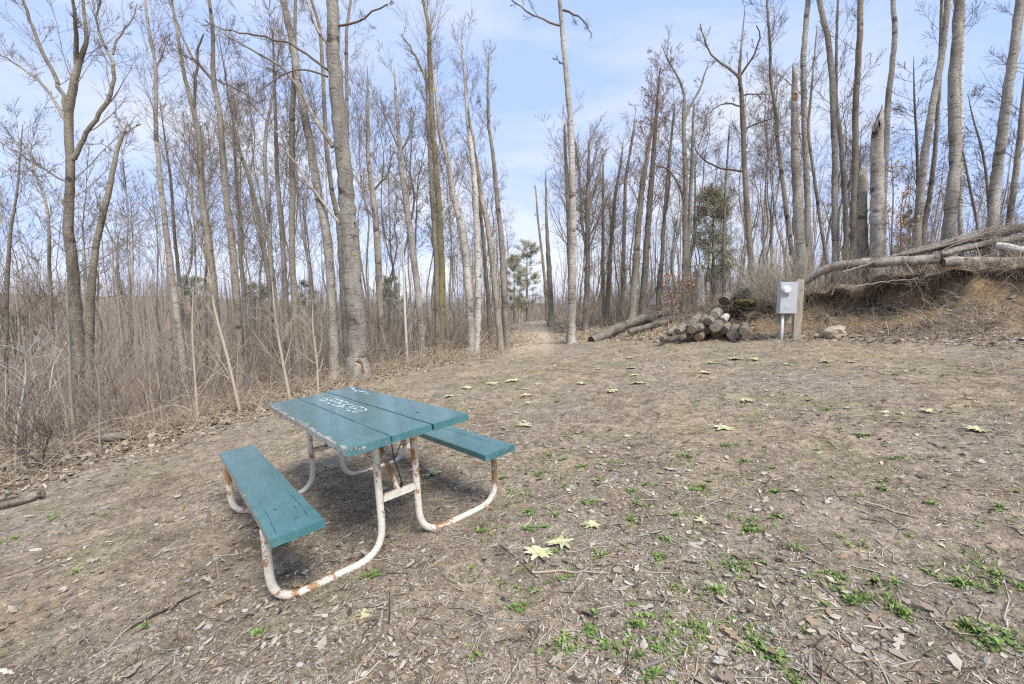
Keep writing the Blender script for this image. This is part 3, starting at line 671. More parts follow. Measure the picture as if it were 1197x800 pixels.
hero('bare_tree', 'thin stem touching the right side of the dark mottled trunk', 'tree', [(287,400,5),(285,350,5),(281,300,4.5),(277,225,4),(274,170,3)], 12, B_TAN, crown=(16,.4,1.3), ext=1.6)
hero('bare_tree', 'thin leaning stem, left of a close pair halfway to the big holed aspen', 'tree', [(317,420,6),(315,331,6),(304,267,5.5),(292,211,5),(279,172,4),(272,140,3)], 11.5, B_TAN, crown=(16,.45,1.4), ext=2)
hero('bare_tree', 'straight grey stem, right of a close pair halfway to the big holed aspen', 'tree', [(320,430,7),(317,350,6.5),(315,262,6),(309,187,5),(311,150,4.5),(322,95,3)], 11.8, B_ASPEN, crown=(16,.45,1.4), ext=2)
hero('bare_tree', 'grey tree with upright stem just left of the close dark stem', 'tree', [(337,430,8),(334,350,7),(330,275,6.5),(324,211,5.5),(323,168,5)], 10.2, B_DARK, crown=(18,.4,1.4), ext=2.2)
hero('bare_tree', 'close upright dark stem immediately left of the leaning aspen', 'tree', [(349,440,9),(345,362,8.5),(341,297,8),(342,232,8),(341,150,7),(343,112,6)], 9.6, B_TAN, crown=(18,.5,1.4), ext=3)
hero('aspen', 'pale grey aspen leaning left beside the big woodpecker holed trunk', 'tree', [(391,440,13),(389,362,12),(386,314,11.5),(381,265,12),(370,219,11),(364,175,10.5),(351,111,10),(342,51,9),(330,-5,8)], 9.4, B_ASPEN, crown=(9,.7,1.5), ext=3)
hero('bare_tree', 'thin tree squeezed between the leaning aspen and the holed trunk', 'tree', [(405,430,7),(403,380,7),(400,330,7),(396,258,6.5),(389,230,6),(381,169,5.5),(378,90,5),(374,30,4),(362,-5,3)], 10.3, B_TAN, crown=(14,.5,1.4), ext=2)
big = hero('aspen', 'thickest aspen with orange woodpecker hole and rotten flared base', 'tree', [(420,446,30),(418,410,26),(415,362,23.5),(410,297,22),(406,240,21),(403,200,20),(398,152,18),(393,100,17),(390,67,16.5),(389,30,15),(389,-5,14)], 9.3, B_ASPEN, TW_DARK, crown=(8,.75,1.6), ext=3.5, n2=7,
     limbs=[[(391,30,3),(405,29,2.6),(420,27,2.4),(432,16,2),(453,5,1.4)],
            [(398,262,4),(380,240,3.5),(361,216,3),(344,189,2.8),(324,155,2.5),(300,126,2.1),(270,105,1.6)],
            [(389,172,5.5),(372,145,5),(352,110,4),(335,82,3.4),(300,61,2.8),(262,40,2)],
            [(383,82,3.4),(360,66,3),(335,48,2.6),(300,42,2.2),(262,36,1.6),(240,25,1.2)],
            [(386,60,4.2),(372,35,3.4),(362,10,3),(355,-10,2.5)], [(383,90,2.4),(350,78,2),(320,92,1.6),(300,110,1)]])
# woodpecker hole and rotten base, parts of the thick aspen
def patch(px, py, Y, w_, h_, parent, name, mt, depth=.05, label=None):
    c = at(px, py, Y); base = np.array(parent.location)
    bm = bmesh.new(); bmesh.ops.create_icosphere(bm, subdivisions=3, radius=1)
    for v in bm.verts:
        k = 1+.5*(float(fbm(np.array([v.co.x*2+px]), np.array([v.co.z*2.3]), 5, 3)[0])-.5)
        dent = -.9 if (v.co.y < 0 and abs(v.co.x) < .55 and abs(v.co.z) < .6) else 0
        v.co = Vector((v.co.x*w_*k, (v.co.y-dent*.9)*depth, v.co.z*h_*k))
    me = bpy.data.meshes.new(name); bm.to_mesh(me); bm.free(); me.materials.append(mt)
    o = link(name, me, parent); o.location = Vector(c-base)
    if label: o['label'] = label
    return o
patch(415, 302, 9.15, .055, .085, big, 'torn_hole', M_TORN, .06, 'orange woodpecker hole in the bark')
patch(414, 265, 9.14, .03, .09, big, 'bark_scar', flat_mat('scar', (.05,.04,.03)), .03)
patch(417, 334, 9.12, .03, .05, big, 'bark_scar', flat_mat('scar', (.05,.04,.03)), .03)
patch(420, 432, 9.10, .10, .22, big, 'rotten_base', flat_mat('rotten_wood', (.20,.125,.065), .95, .1, .9, 16), .05, 'rusty rotten wood at the foot')
hero('bare_tree', 'thin pale stem rising behind the right side of the holed aspen', 'tree', [(412,300,6),(408,230,5),(406,169,5),(405,84,4.5),(405,34,4),(411,-5,3)], 12.5, B_TAN, crown=(20,.5,1.5), ext=1.5)
hero('bare_tree', 'mid size grey tree, first one right of the holed aspen', 'tree', [(448,430,9),(446,395,8.5),(443,330,8),(440,265,7.5),(435,219,6.5),(430,186,5.5),(430,135,4)], 12, B_DARK, crown=(22,.4,1.5), ext=1.2, limbs=[[(437,222,3),(450,208,2.6),(458,195,2),(456,170,1.3)]])
hero('bare_tree', 'leaning grey tree with open twiggy top, second right of holed aspen', 'tree', [(494,415,9),(492,380,9),(487,330,8.5),(481,280,8),(474,230,7.5),(469,202,6),(465,145,4.5),(462,101,3)], 12.2, B_ASPEN, crown=(24,.42,1.5), ext=.5, limbs=[[(467,175,2.4),(458,155,2),(447,130,1.6),(430,105,1)], [(467,180,2.2),(478,160,2),(485,130,1.4)]])
hero('bare_tree', 'slim dark tree standing left against the lichen stained trunk', 'tree', [(512,398,7),(511,355,7),(510,305,6.5),(505,230,5.5),(503,190,5),(500,140,4)], 12.2, B_DARK, crown=(18,.4,1.4), ext=1.2)
hero('bare_tree', 'tall straight trunk stained with yellow lichen near its middle', 'tree', [(516,390,8.5),(516,365,8.5),(517,330,8.5),(515,288,8.5),(513,240,8),(507,165,7),(504,120,6.5),(502,60,6),(502,34,5),(494,-5,4)], 12.8, B_MOSS, crown=(30,.5,1.9), up=.9, a1=30, ext=.8, limbs=[[(503,110,4),(495,85,3),(482,60,2.4),(470,40,1.6)]])
hero('aspen', 'leaning pale aspen right of the lichen stained trunk, base at clearing edge', 'tree', [(551,412,10),(549,355,9.5),(545,305,9),(539,262,8.5),(530,230,8),(523,186,6),(514,159,5.5),(511,120,4),(507,90,3)], 11.8, B_ASPEN, crown=(20,.5,1.3), ext=.6)
hero('birch', 'white and black flecked birch, tallest of the group left of trail', 'tree', [(557,417,9),(559,330,8.5),(558,280,8),(556,230,7.5),(555,210,7),(550,165,6),(546,135,5),(543,90,3.5),(540,50,2.5)], 11.9, B_BIRCH, crown=(22,.5,1.4), a1=32, ext=.5)
hero('bare_tree', 'thin dark stem between the flecked birch and the trail pair', 'tree', [(573,395,5),(570,342,5),(566,292,4.5),(561,242,4),(556,190,3)], 13.5, B_DARK, crown=(10,.5,1.1), ext=.8)
hero('aspen', 'slim leaning aspen, left trunk of the close pair beside the trail mouth', 'tree', [(586,415,8),(582,367,8),(577,317,7.5),(570,262,6.5),(562,230,6),(559,204,5),(553,171,4)], 12.0, B_TAN, crown=(14,.5,1.2), ext=1.0)
hero('birch', 'dark flecked birch, right trunk of the close pair beside trail mouth', 'tree', [(593,410,8.5),(591,380,8),(589,330,7.5),(586,280,7),(582,240,6),(577,186,5),(571,144,4),(570,99,3),(571,75,2)], 12.4, B_DARK, crown=(20,.45,1.2), a1=34, ext=.3)
# --- trail and the right wood
hero('bare_tree', 'thin pale stem right of the trail, left of the tapered dead trunk', 'tree', [(640,382,4),(638,340,4),(634,300,3.2),(629,258,2.6),(626,220,1.6)], 19, B_TAN, crown=(3,.6,.4), ext=.2)
hero('snag', 'tapered dead trunk without branches standing beside the trail', 'dead tree', [(645,388,8),(643,340,7),(641,300,6),(639,264,4),(638,210,2)], 17, B_TAN, broken=True, ext=0, crown=(2,.7,.3))
hero('aspen', 'tall lone pale trunk right of the trail reaching out of the picture', 'tree', [(668,407,11),(668,380,10),(669,320,9.5),(670,267,9),(669,202,8),(667,142,7),(662,88,6),(657,34,5.5),(654,0,5)], 11.6, B_ASPEN, TW_DARK, crown=(7,.86,1.2), ext=1.8, limbs=[[(657,30,3),(645,27,2.6),(630,20,2.2),(612,12,1.8),(596,-2,1.2)], [(658,12,2.6),(672,17,2.2),(682,24,1.8),(692,40,1.1)], [(660,76,1.8),(652,72,1.3),(646,69,1)]])
hero('bare_tree', 'twiggy young tree directly behind the tall lone pale trunk', 'tree', [(668,392,7),(667,340,6.5),(666,297,6),(663,210,5),(661,180,4)], 14.5, B_DARK, TW_GREY, crown=(30,.4,1.8), up=.8, ext=.9, buds=.25)
hero('bare_tree', 'round crowned young tree with several stems, next right of tall lone trunk', 'tree', [(684,395,8),(686,340,7),(687,297,6.5),(687,240,6),(688,200,4)], 14.5, B_DARK, TW_GREY, crown=(36,.42,2.0), up=.9, ext=1.0, buds=.3, limbs=[[(687,300,4),(680,260,3.5),(677,200,3),(672,165,2)], [(688,245,4),(697,215,3),(705,180,2)]])
hero('bare_tree', 'thin stem, first right of the round crowned young tree', 'tree', [(706,390,5),(705,330,4.5),(705,270,4),(705,210,3)], 16, B_DARK, crown=(16,.4,1.2), ext=.8, buds=.2)
hero('bare_tree', 'slightly leaning thin tree, second right of the round crowned young tree', 'tree', [(708,390,6),(711,340,5.5),(713,297,5),(719,228,4),(725,195,3)], 15, B_TAN, crown=(18,.45,1.3), ext=.8)
hero('bare_tree', 'straight thin tree, third right of the round crowned young tree', 'tree', [(727,385,6),(728,340,5),(729,297,5),(731,210,4),(740,156,3)], 15, B_DARK, crown=(16,.5,1.1), ext=.5)
hero('bare_tree', 'curving tan trunk leaning toward the reddish budded crown', 'tree', [(739,375,9),(741,342,8.5),(744,290,8),(747,255,7),(752,210,6.5),(760,159,5),(767,138,4)], 13.2, B_TAN, TW_RED, crown=(20,.5,1.3), ext=.6, buds=.3)
hero('bare_tree', 'tree with reddish budded crown left of the wooded bank', 'tree', [(751,370,9),(752,347,9),(755,305,8.5),(759,242,7.5),(764,180,6),(767,135,4),(771,90,2.5)], 13.4, B_TAN, TW_RED, crown=(40,.4,1.4), up=.9, a1=32, n2=7, n3=5, ext=.3, buds=.75)
hero('bare_tree', 'thin tree right beside the one with the reddish crown', 'tree', [(772,375,5),(773,320,5),(776,260,4.5),(781,200,4),(786,150,3)], 15.5, B_DARK, crown=(18,.4,1.2), ext=.8)
hero('bare_tree', 'grey tree with forked crooked top midway between reddish crown and pine', 'tree', [(800,375,8),(800,340,7.5),(801,287,7),(801,206,6),(799,138,5),(801,112,4),(794,92,3),(780,70,1.6)], 12.5, B_TAN, TW_DARK, crown=(18,.5,1.1), ext=.4, limbs=[[(799,140,4),(808,122,3),(820,102,2.4),(828,76,1.4)], [(801,240,3),(793,215,2.6),(784,198,2.2),(768,194,1.5)]])
hero('bare_tree', 'thin twin stem hugging the right of the crooked topped tree', 'tree', [(805,370,5.5),(804,287,5),(809,190,4),(810,141,3)], 13.5, B_TAN, crown=(16,.45,1.2), ext=.6)
hero('bare_tree', 'thin upright stem in front of the pine', 'tree', [(846,345,4.5),(846,280,4),(848,220,3.2),(852,160,2.2)], 13.8, B_DARK, TW_DARK, crown=(14,.4,1.0), ext=.4)
hero('bare_tree', 'grey tree with wide crooked arms and forked top, right of pine', 'tree', [(882,345,9),(879,317,8.5),(874,255,8),(870,190,7),(867,109,6),(864,89,5),(866,60,3),(870,20,1.6)], 11.0, B_TAN, TW_DARK, crown=(12,.5,1.0), ext=.3, limbs=[[(865,92,3.4),(851,79,2.8),(835,68,2.4),(823,50,2),(819,28,1.3)], [(866,88,3),(880,67,2.4),(890,47,1.9),(884,30,1.2)], [(868,200,2.8),(845,198,2.4),(825,190,2),(812,174,1.2)], [(873,150,2.4),(890,142,2.1),(909,136,1.6)], [(868,125,2.2),(850,120,1.8),(832,128,1.2)], [(867,112,2),(880,111,1.6),(896,110,1)]])
hero('bare_tree', 'thin leaning tree between crooked armed tree and first broken snag', 'tree', [(930,325,7),(924,287,6.5),(916,222,6),(909,167,5),(906,125,4.5),(900,92,4),(901,60,3.5),(896,-5,3)], 10.3, B_DARK, TW_DARK, crown=(20,.4,1.2), ext=1.0)
S1 = hero('snag', 'branchless broken snag with jagged pale top above the meter box', 'dead tree', [(937,315,15),(935,285,14.5),(932,230,13),(929,169,11),(929,125,9.5),(929,88,8)], 9.7, B_ASPEN, broken=True, ext=0, crown=None)
patch(929, 113, 9.56, .05, .09, S1, 'torn_hole', M_TORN, .05, 'pale torn wood near the broken top')
hero('aspen', 'grey aspen right behind the jagged snag above the meter box', 'tree', [(944,310,9),(944,236,8.5),(940,135,8),(939,67,7.5),(945,-5,7)], 10.4, B_ASPEN, TW_DARK, crown=(14,.45,1.1), ext=3)
hero('bare_tree', 'dark thin leaning stem crossing in front right of the jagged snag', 'tree', [(967,309,5),(960,267,5),(951,202,4.5),(944,152,4),(950,90,3)], 9.3, B_DARK, TW_DARK, crown=(14,.4,1.0), ext=1)
hero('aspen', 'grey aspen bending left at the top, right of the jagged snag', 'tree', [(977,310,9.5),(976,270,9),(976,169,8.5),(973,101,8),(969,51,7.5),(956,-5,7)], 10.2, B_ASPEN, TW_DARK, crown=(16,.4,1.2), ext=3)
hero('bare_tree', 'dark trunk crowding the right side of the left bending aspen', 'tree', [(990,308,8),(988,236,7.5),(983,169,6.5),(977,110,5),(978,40,3.5),(980,-5,3)], 10.6, B_DARK, TW_DARK, crown=(22,.35,1.2), ext=1)
hero('aspen', 'straight tan aspen left of the wide broken snag', 'tree', [(997,305,10),(998,253,9.5),(1000,186,9),(1000,118,8.5),(1005,51,8),(1006,-5,7.5)], 9.9, B_TAN, TW_DARK, crown=(12,.4,1.1), ext=3)
hero('snag', 'short broken stump against the left side of wide broken snag', 'dead tree', [(1009,305,16),(1008,267,15),(1008,235,14),(1008,208,12)], 9.3, B_TAN, broken=True, ext=0, crown=None)
hero('snag', 'widest broken snag with slanted jagged top on the bank', 'dead tree', [(1026,305,20),(1025,267,19),(1025,215,18),(1025,169,17),(1026,140,13)], 9.0, B_ASPEN, broken=True, ext=0, crown=None)
hero('aspen', 'smooth aspen rising behind the widest broken snag', 'tree', [(1032,305,9),(1033,215,9),(1037,152,8.5),(1038,115,8),(1043,78,8),(1047,34,7.5),(1043,-5,7)], 9.9, B_ASPEN, TW_DARK, crown=(8,.6,1.1), ext=3)
hero('bare_tree', 'dark twiggy young tree between wide snag and the leaning aspen pair', 'tree', [(1070,285,4),(1073,230,4),(1072,169,4),(1069,120,3),(1068,85,2)], 9.6, B_DARK, TW_DARK, crown=(34,.2,.8), a1=55, up=.4, ext=.3)
hero('aspen', 'right leaning aspen, left trunk of the leaning pair on the bank', 'tree', [(1070,300,12),(1072,267,11.5),(1075,236,11),(1082,169,10.5),(1091,118,10),(1101,67,9.5),(1109,-5,9)], 9.2, B_ASPEN, TW_DARK, crown=(7,.6,1.1), ext=3)
hero('aspen', 'thinner right trunk of the leaning aspen pair on the bank', 'tree', [(1078,300,8),(1080,267,7.5),(1086,236,7),(1094,169,6.5),(1099,84,6),(1100,30,5),(1101,-5,4)], 9.6, B_TAN, TW_DARK, crown=(8,.6,1.1), ext=2)
hero('aspen', 'thick crooked pale aspen with a kink, near the bank logs', 'tree', [(1106,300,19),(1109,267,18),(1114,216,17),(1118,200,17),(1116,175,17.5),(1116,135,17),(1114,101,15.5),(1119,51,15),(1121,-5,14)], 8.5, B_ASPEN, TW_DARK, crown=(8,.7,1.2), ext=3.5)
hero('birch', 'white birch trunk partly hidden behind the thick crooked aspen', 'tree', [(1126,300,9),(1123,267,9),(1123,202,8.5),(1122,130,8),(1124,60,7),(1127,-5,6)], 9.5, B_BIRCH, TW_DARK, crown=(8,.6,1.1), ext=2)
hero('bare_tree', 'thin stem slanting down right from the thick crooked aspen', 'tree', [(1146,290,4),(1143,263,4),(1133,215,3.5),(1124,169,3),(1119,140,2)], 9.0, B_DARK, TW_DARK, crown=(6,.4,.6), ext=.2)
hero('bare_tree', 'twiggy young tree between thick crooked aspen and slanting right trunk', 'tree', [(1158,280,5),(1156,240,4.5),(1153,202,4),(1146,165,3.5),(1136,135,2.5)], 9.0, B_DARK, TW_DARK, crown=(34,.15,.8), a1=58, up=.3, ext=.4)
hero('aspen', 'thick pale aspen slanting right near the right picture edge', 'tree', [(1156,290,17),(1160,267,16.5),(1163,216,16),(1170,169,15.5),(1177,115,15),(1187,51,14.5),(1193,-5,14)], 8.3, B_ASPEN, TW_DARK, crown=(10,.6,1.2), ext=3.5)
hero('bare_tree', 'dark slanting trunk at the right picture edge', 'tree', [(1176,285,10),(1183,236,9.5),(1188,202,9),(1196,120,8),(1205,40,6)], 9.3, B_DARK, TW_DARK, crown=(30,.25,1.1), a1=50, ext=2)

# --- pines
def pine(label, px, py0, py1, Y, wpx, wh, name='pine_tree', dens=1.0, lean=0, gcol=(.06,.085,.035)):
    b0 = at(px, py0, Y); b0[2] = terr1(b0[0], Y); top = at(px+lean, py1, Y)
    H = top[2]-b0[2]; e = empty(name, b0); tag(e, label, 'pine tree')
    P = np.stack([np.linspace(0, top[0]-b0[0], 16), rng.normal(0, .04, 16), np.linspace(-.1, H, 16)], 1); Rr = np.linspace(.012*H+.03, .02, 16)
    link('trunk', trunk_mesh(P, Rr, B_DARK, 9, .05, .3), e)
    wd = wpx*Y/F_PX/2
    nb = int(60*dens); t = rng.uniform(wh, .99, nb); base = np.stack([np.interp(t*15, range(16), P[:, k]) for k in range(3)], 1)
    az = rng.uniform(0, 6.28, nb); prof = np.interp((t-wh)/(1-wh), [0, .2, .5, .8, 1], [.55, 1, .9, .7, .25])
    le = wd*prof*rng.uniform(.6, 1.15, nb); el = R_(18)*rng.uniform(-.6, 1.6, nb)
    K = 6; BP = np.zeros((nb, K, 3)); BP[:, 0] = base
    for k in range(1, K):
        BP[:, k] = BP[:, k-1]+np.stack([np.cos(az)*np.cos(el), np.sin(az)*np.cos(el), np.sin(el)], 1)*(le/(K-1))[:, None]; el = el+rng.uniform(0, .22, nb); az = az+rng.normal(0, .12, nb)
    BR_ = np.linspace(1, .4, K)[None]*np.full((nb, 1), .012)
    p2, r2 = grow(BP, BR_, 7, .3, 1, -.30, 35, .5, .1, 4, .7, .5, .006)
    mb = MB(); V, Q = tubes(BP, BR_, 4); mb.add(V, Q, None, (.13,.11,.09)); V, Q = tubes(p2, r2, 3); mb.add(V, Q, None, (.13,.11,.09))
    # needle tufts
    pts = np.concatenate([p2[:, 1:].reshape(-1, 3), BP[:, 3:].reshape(-1, 3)]); nn_ = 6
    c = np.repeat(pts, nn_, 0)+rng.normal(size=(len(pts)*nn_, 3))*.07; m_ = len(c)
    d = unit(rng.normal(size=(m_, 3))+np.array([0, 0, .35])); l_ = rng.uniform(.08, .17, m_)*(.8+Y/60); s = unit(np.cross(d, rng.normal(size=(m_, 3))))*(.005*(1+Y/18))
    V = np.stack([c-s, c+s, c+d*l_[:, None]], 1).reshape(-1, 3); T = np.arange(m_*3).reshape(-1, 3)
    cc = np.array(gcol)*rng.uniform(.7, 1.5, (m_, 1))+np.array([.05,.045,.02])*rng.uniform(0, 1, (m_, 1))
    mb.add(V, None, T, np.repeat(cc, 3, 0))
    link('crown', mb.mesh('crown', M_NEEDLE), e)
pine('small open crowned pine beyond the crest of the trail', 616, 380, 281, 30, 50, .22, dens=1.1, gcol=(.36,.35,.25))
pine('thin scruffy pine just left of the open crowned pine beyond the trail', 601, 380, 300, 34, 28, .3, dens=.7, gcol=(.30,.30,.20))
pine('dark green pine among bare trees above the log pile', 834, 350, 222, 15.5, 62, .18, dens=1.3, gcol=(.28,.28,.18))
for k, (px, py, Y, wpx, lb) in enumerate([(224,338,30,60,'dark green spruce in the hollow just right of the slender birch'), (300,345,34,50,'small dark spruce low behind the close pair of stems'), (352,342,36,56,'low spruce top behind the stems left of the leaning aspen'), (22,385,26,50,'low dark spruce behind the forked tree at far left'), (455,340,34,50,'grey green spruce seen low right of the holed aspen'), (1063,262,22,36,'green pine top low between the wide snag and leaning pair')]):
    pine(lb, px, 400, py-14, Y, wpx, .1, name='spruce_tree', dens=1.1, gcol=(.12,.15,.08))

# --- background trees: copies of a few built ones
PROTO = []
def proto(H, r0, bark, tw, n1, t0, l1, up, a1, fork=False, buds=None):
    K = 10; P = np.zeros((K, 3)); P[:, 2] = np.linspace(-.3, H, K); P[1:, 0] = np.cumsum(rng.normal(0, H*.012, K-1)); P[1:, 1] = np.cumsum(rng.normal(0, H*.012, K-1))
    Rr = np.linspace(1, .12, K)**.85*r0
    P2, R2 = resample(P, Rr, .3)
    tm = trunk_mesh(P2, R2, bark, 8, .06, .25)
    mb = crown_mb(P2, R2, n1, t0, l1, a1, up, .14, 7, 5, .0055, buds=buds)
    PROTO.append((tm, mb.mesh('crown', tw), H))
for k in range(14):
    bk_ = [B_TAN, B_DARK, B_ASPEN, B_DARK][k % 4]
    proto(rng.uniform(10, 12), rng.uniform(.042, .066), bk_, [TW_GREY, TW_DARK, TW_GREY][k % 3], int(rng.integers(20, 34)), rng.uniform(.28, .5), rng.uniform(1.7, 2.6), rng.uniform(.5, 1.0), rng.uniform(26, 44), buds=.15 if k % 5 == 0 else None)
ZONES = [(-40,82,'left of the forked tree',4), (112,188,'between the leaning snag and slender birch',7), (222,262,'between slender birch and dark mottled trunk',5), (284,378,'between dark mottled trunk and leaning aspen',13), (425,500,'between holed aspen and lichen stained trunk',10), (520,592,'between lichen stained trunk and trail',8), (674,742,'between tall lone trunk and reddish crown',12), (760,830,'between reddish crown and the pine',11), (838,925,'between the pine and jagged snag',15), (950,1020,'between jagged snag and wide snag',6), (1040,1105,'between wide snag and thick crooked aspen',4), (1125,1192,'right of the thick crooked aspen',4)]
ORD = 'first second third fourth fifth sixth seventh eighth ninth tenth eleventh twelfth thirteenth fourteenth fifteenth sixteenth'.split()
top_prof = ([-40, 60, 160, 260, 360, 430, 470, 520, 560, 590, 640, 670, 720, 770, 800, 860, 900, 950, 1050, 1200], [190, 170, 150, 90, 60, 120, 110, 130, 190, 230, 250, 150, 190, 150, 140, 120, 90, 80, 160, 170])
for z0_, z1_, zn, cnt in ZONES:
    xs = np.sort(np.linspace(z0_, z1_, cnt+1)[:-1]+rng.uniform(.15, .85, cnt)*(z1_-z0_)/cnt)
    for k, px in enumerate(xs):
        Y = rng.uniform(14, 24) if px < 600 else rng.uniform(13.5, 23)
        if px > 930: Y = rng.uniform(11.5, 15)
        tm, cm, H = PROTO[int(rng.integers(len(PROTO)))]
        b0 = at(px, 380, Y); z = terr1(b0[0], Y)
        ty = np.interp(px, *top_prof)+rng.uniform(-15, 110)
        Ht = at(px, ty, Y)[2]-z; Ht = max(Ht, 3.0)
        e = empty('bare_tree', (b0[0], Y, z), rng.uniform(0, 6.28)); sc = Ht/H; sw = sc**.5*rng.uniform(.8, 1.25); e.scale = (sw, sw, sc)
        e.rotation_euler = (rng.normal(0, .03), rng.normal(0, .03), rng.uniform(0, 6.28))
        tag(e, f'{ORD[k]} thin background tree from left {zn}', 'tree', 'thin bare trees standing behind')
        link('trunk', tm, e); link('crown', cm, e)

# --- the far wood on the valley sides: one mass of bare trees
def far_wood(n, r0, r1, a0, a1, hh, colr, rt, nb=10, excl=False):
    x, y, r = polar_pts(n, r0, r1, a0, a1, p=.3)
    if excl:
        kk = ~((np.degrees(np.arctan2(x, y)) > -1.0) & (np.degrees(np.arctan2(x, y)) < 4.2) & (r < 60)); x, y, r = x[kk], y[kk], r[kk]; n = len(x)
    z = terr(x, y, False); K = 4
    P = np.zeros((n, K, 3)); P[:, 0] = np.stack([x, y, z-.3], 1); H = hh*rng.uniform(.6, 1.15, n)
    for k in range(1, K): P[:, k] = P[:, k-1]+np.stack([rng.normal(0, .03, n)*H, rng.normal(0, .03, n)*H, H/(K-1)], 1)
    Rr = np.linspace(1, .2, K)[None]*(rt*rng.uniform(.6, 1.3, n))[:, None]
    c = np.array(colr)[rng.integers(0, len(colr), n)]*rng.uniform(.8, 1.2, (n, 1)); mb = MB()
    V, Q = tubes(P, Rr, 4); mb.add(V, Q, None, np.repeat(c, K*4, 0))
    p2, r2 = grow(P, Rr, nb, .35, 1, -.30, 35, .7, .12, 4, .5, .4, rt*.12)
    V, Q = tubes(p2, r2, 3); mb.add(V, Q, None, np.repeat(np.repeat(c, nb, 0), 12, 0))
    p3, r3 = grow(p2, r2, 4, .2, 1, -.5, 35, .4, .12, 3, .6, .5, rt*.08)
    V, Q = tubes(p3, r3, 3); mb.add(V, Q, None, np.repeat(np.repeat(c, nb*4, 0), 9, 0))
    return mb
FC = [(.30,.25,.21), (.36,.31,.26), (.26,.215,.185), (.33,.29,.25)]
tag(link('valley_wood', far_wood(850, 22, 60, -64, 2, 7.0, FC, .04, 10, True).mesh('wood', M_STEM)), 'mass of grey brown bare trees filling the valley', 'wood', kind='stuff')
tag(link('hill_wood', far_wood(3600, 85, 185, -62, 30, 6.0, [(c_[0]*.8, c_[1]*.8, c_[2]*.82) for c_ in FC], .09, 8).mesh('wood', M_STEM)), 'grey brown bare wood covering the far hillside', 'wood', kind='stuff')
tag(link('ridge_wood', far_wood(650, 22, 60, -8, 60, 6.0, FC, .038, 9, True).mesh('wood', M_STEM)), 'mass of bare trees beyond the bank and trail crest', 'wood', kind='stuff')

# --- saplings and shrubs that stand out
def sapling(name, label, cat, px, py, Y, toppx, toppy, wpx, colr, n1=16, l1=.75, group=None, leaves=0, up=.5, lc=((.45,.28,.16),(.56,.38,.24))):
    if Y is None: x, Y, z = ground_hit(px, py)
    else: x = at(px, py, Y)[0]; z = terr1(x, Y)
    top = at(toppx, toppy, Y); b0 = np.array([x, Y, z])
    P = np.array([[0, 0, -.05], (top-b0)*.35+rng.normal(0, .03, 3), (top-b0)*.7+rng.normal(0, .04, 3), top-b0]); r0 = wpx/2*Y/F_PX
    P2, R2 = resample(P, [r0, r0*.8, r0*.6, r0*.3], .12)
    mb = MB(); V, Q = tubes(P2[None], R2[None], 6, .06); mb.add(V, Q, None, colr)
    cm = crown_mb(P2, R2, n1, .2, l1, 42, up, .16, 4, 3, .0028); mb.add(np.concatenate(cm.V), np.concatenate(cm.Q), None, tuple(c*.9 for c in colr))
    o = empty(name, b0); tag(o, label, cat, group)
    link('stems', mb.mesh('stems', M_STEM), o)
    if leaves:
        V0 = np.concatenate(cm.V); pts = V0[rng.integers(0, len(V0), leaves)]; n = leaves
        u = unit(rng.normal(size=(n, 3))); v = unit(np.cross(u, rng.normal(size=(n, 3)))); s = rng.uniform(.02, .045, n)[:, None]
        V = np.stack([pts, pts+u*s*.6+v*s*.4, pts+u*s*1.4, pts+u*s*.6-v*s*.4], 1).reshape(-1, 3); t = rng.uniform(0, 1, n)[:, None]
        mb2 = MB(); mb2.add(V, np.arange(n*4).reshape(-1, 4), None, np.repeat(np.array(lc[0])*(1-t)+np.array(lc[1])*t, 4, 0))
        link('leaves', mb2.mesh('leaves', M_LEAF, False), o)
    return o
TANC = (.46,.39,.30); GRC = (.30,.26,.215); DKC = (.16,.13,.11)
for a_ in [('pale tan sapling bowing beside the table, tallest pale stem', 281, 482, 7.2, 243, 212+100, 4.2, TANC),
           ('pale sapling with a bent top just left of the leaning aspen foot', 340, 470, 7.6, 318, 330, 4.0, TANC),
           ('grey sapling below the forked tree, standing by the slanted plank', 92, 552, 5.4, 78, 330, 4.6, GRC),
           ('forked grey sapling in front of the slender birch', 190, 500, 6.2, 172, 350, 3.4, GRC),
           ('pale thin sapling right of the forked grey sapling', 232, 500, 6.6, 226, 340, 3.4, TANC),
           ('dark thin stem by the small grey log at far left', 45, 596, 4.75, 20, 470, 3.0, DKC),
           ('dark thin stem touching the small grey log end', 52, 588, 4.9, 62, 505, 2.8, DKC),
           ('white stemmed sapling leaning in at left picture edge', 18, 555, 5.0, 28, 400, 3.4, (.48,.45,.40)),
           ('grey sapling leaning right below the forked tree', 118, 545, 5.4, 110, 420, 3.4, GRC),
           ('pale slim birch sapling right of the leaning grey tree', 476, 408, 11.3, 467, 250, 4.0, (.52,.49,.43)),
           ('tan sapling at the foot of the leaning aspen', 372, 462, 8.2, 366, 350, 3.2, TANC)]:
    sapling('sapling', a_[0], 'sapling', a_[1], a_[2], a_[3], a_[4], a_[5], a_[6], a_[7], group='saplings along the wood edge')
for lb, px, py, Y, tx, ty, lv in [('leafy young beech holding coppery leaves behind the log pile', 786, 372, 11.6, 788, 325, 420), ('second coppery leaved shrub, right behind the log pile', 803, 368, 11.8, 806, 330, 300),
                                  ('shrub with curled brown leaves right of the wide broken snag', 1046, 300, 8.8, 1042, 185, 260), ('small leafy shoot right of the curled leaf shrub', 1052, 300, 9.0, 1056, 225, 120)]:
    sapling('leafy_shrub', lb, 'shrub', px, py, Y, tx, ty, 2.2, (.25,.19,.14), 16, .5, 'shrubs holding dead leaves', lv)
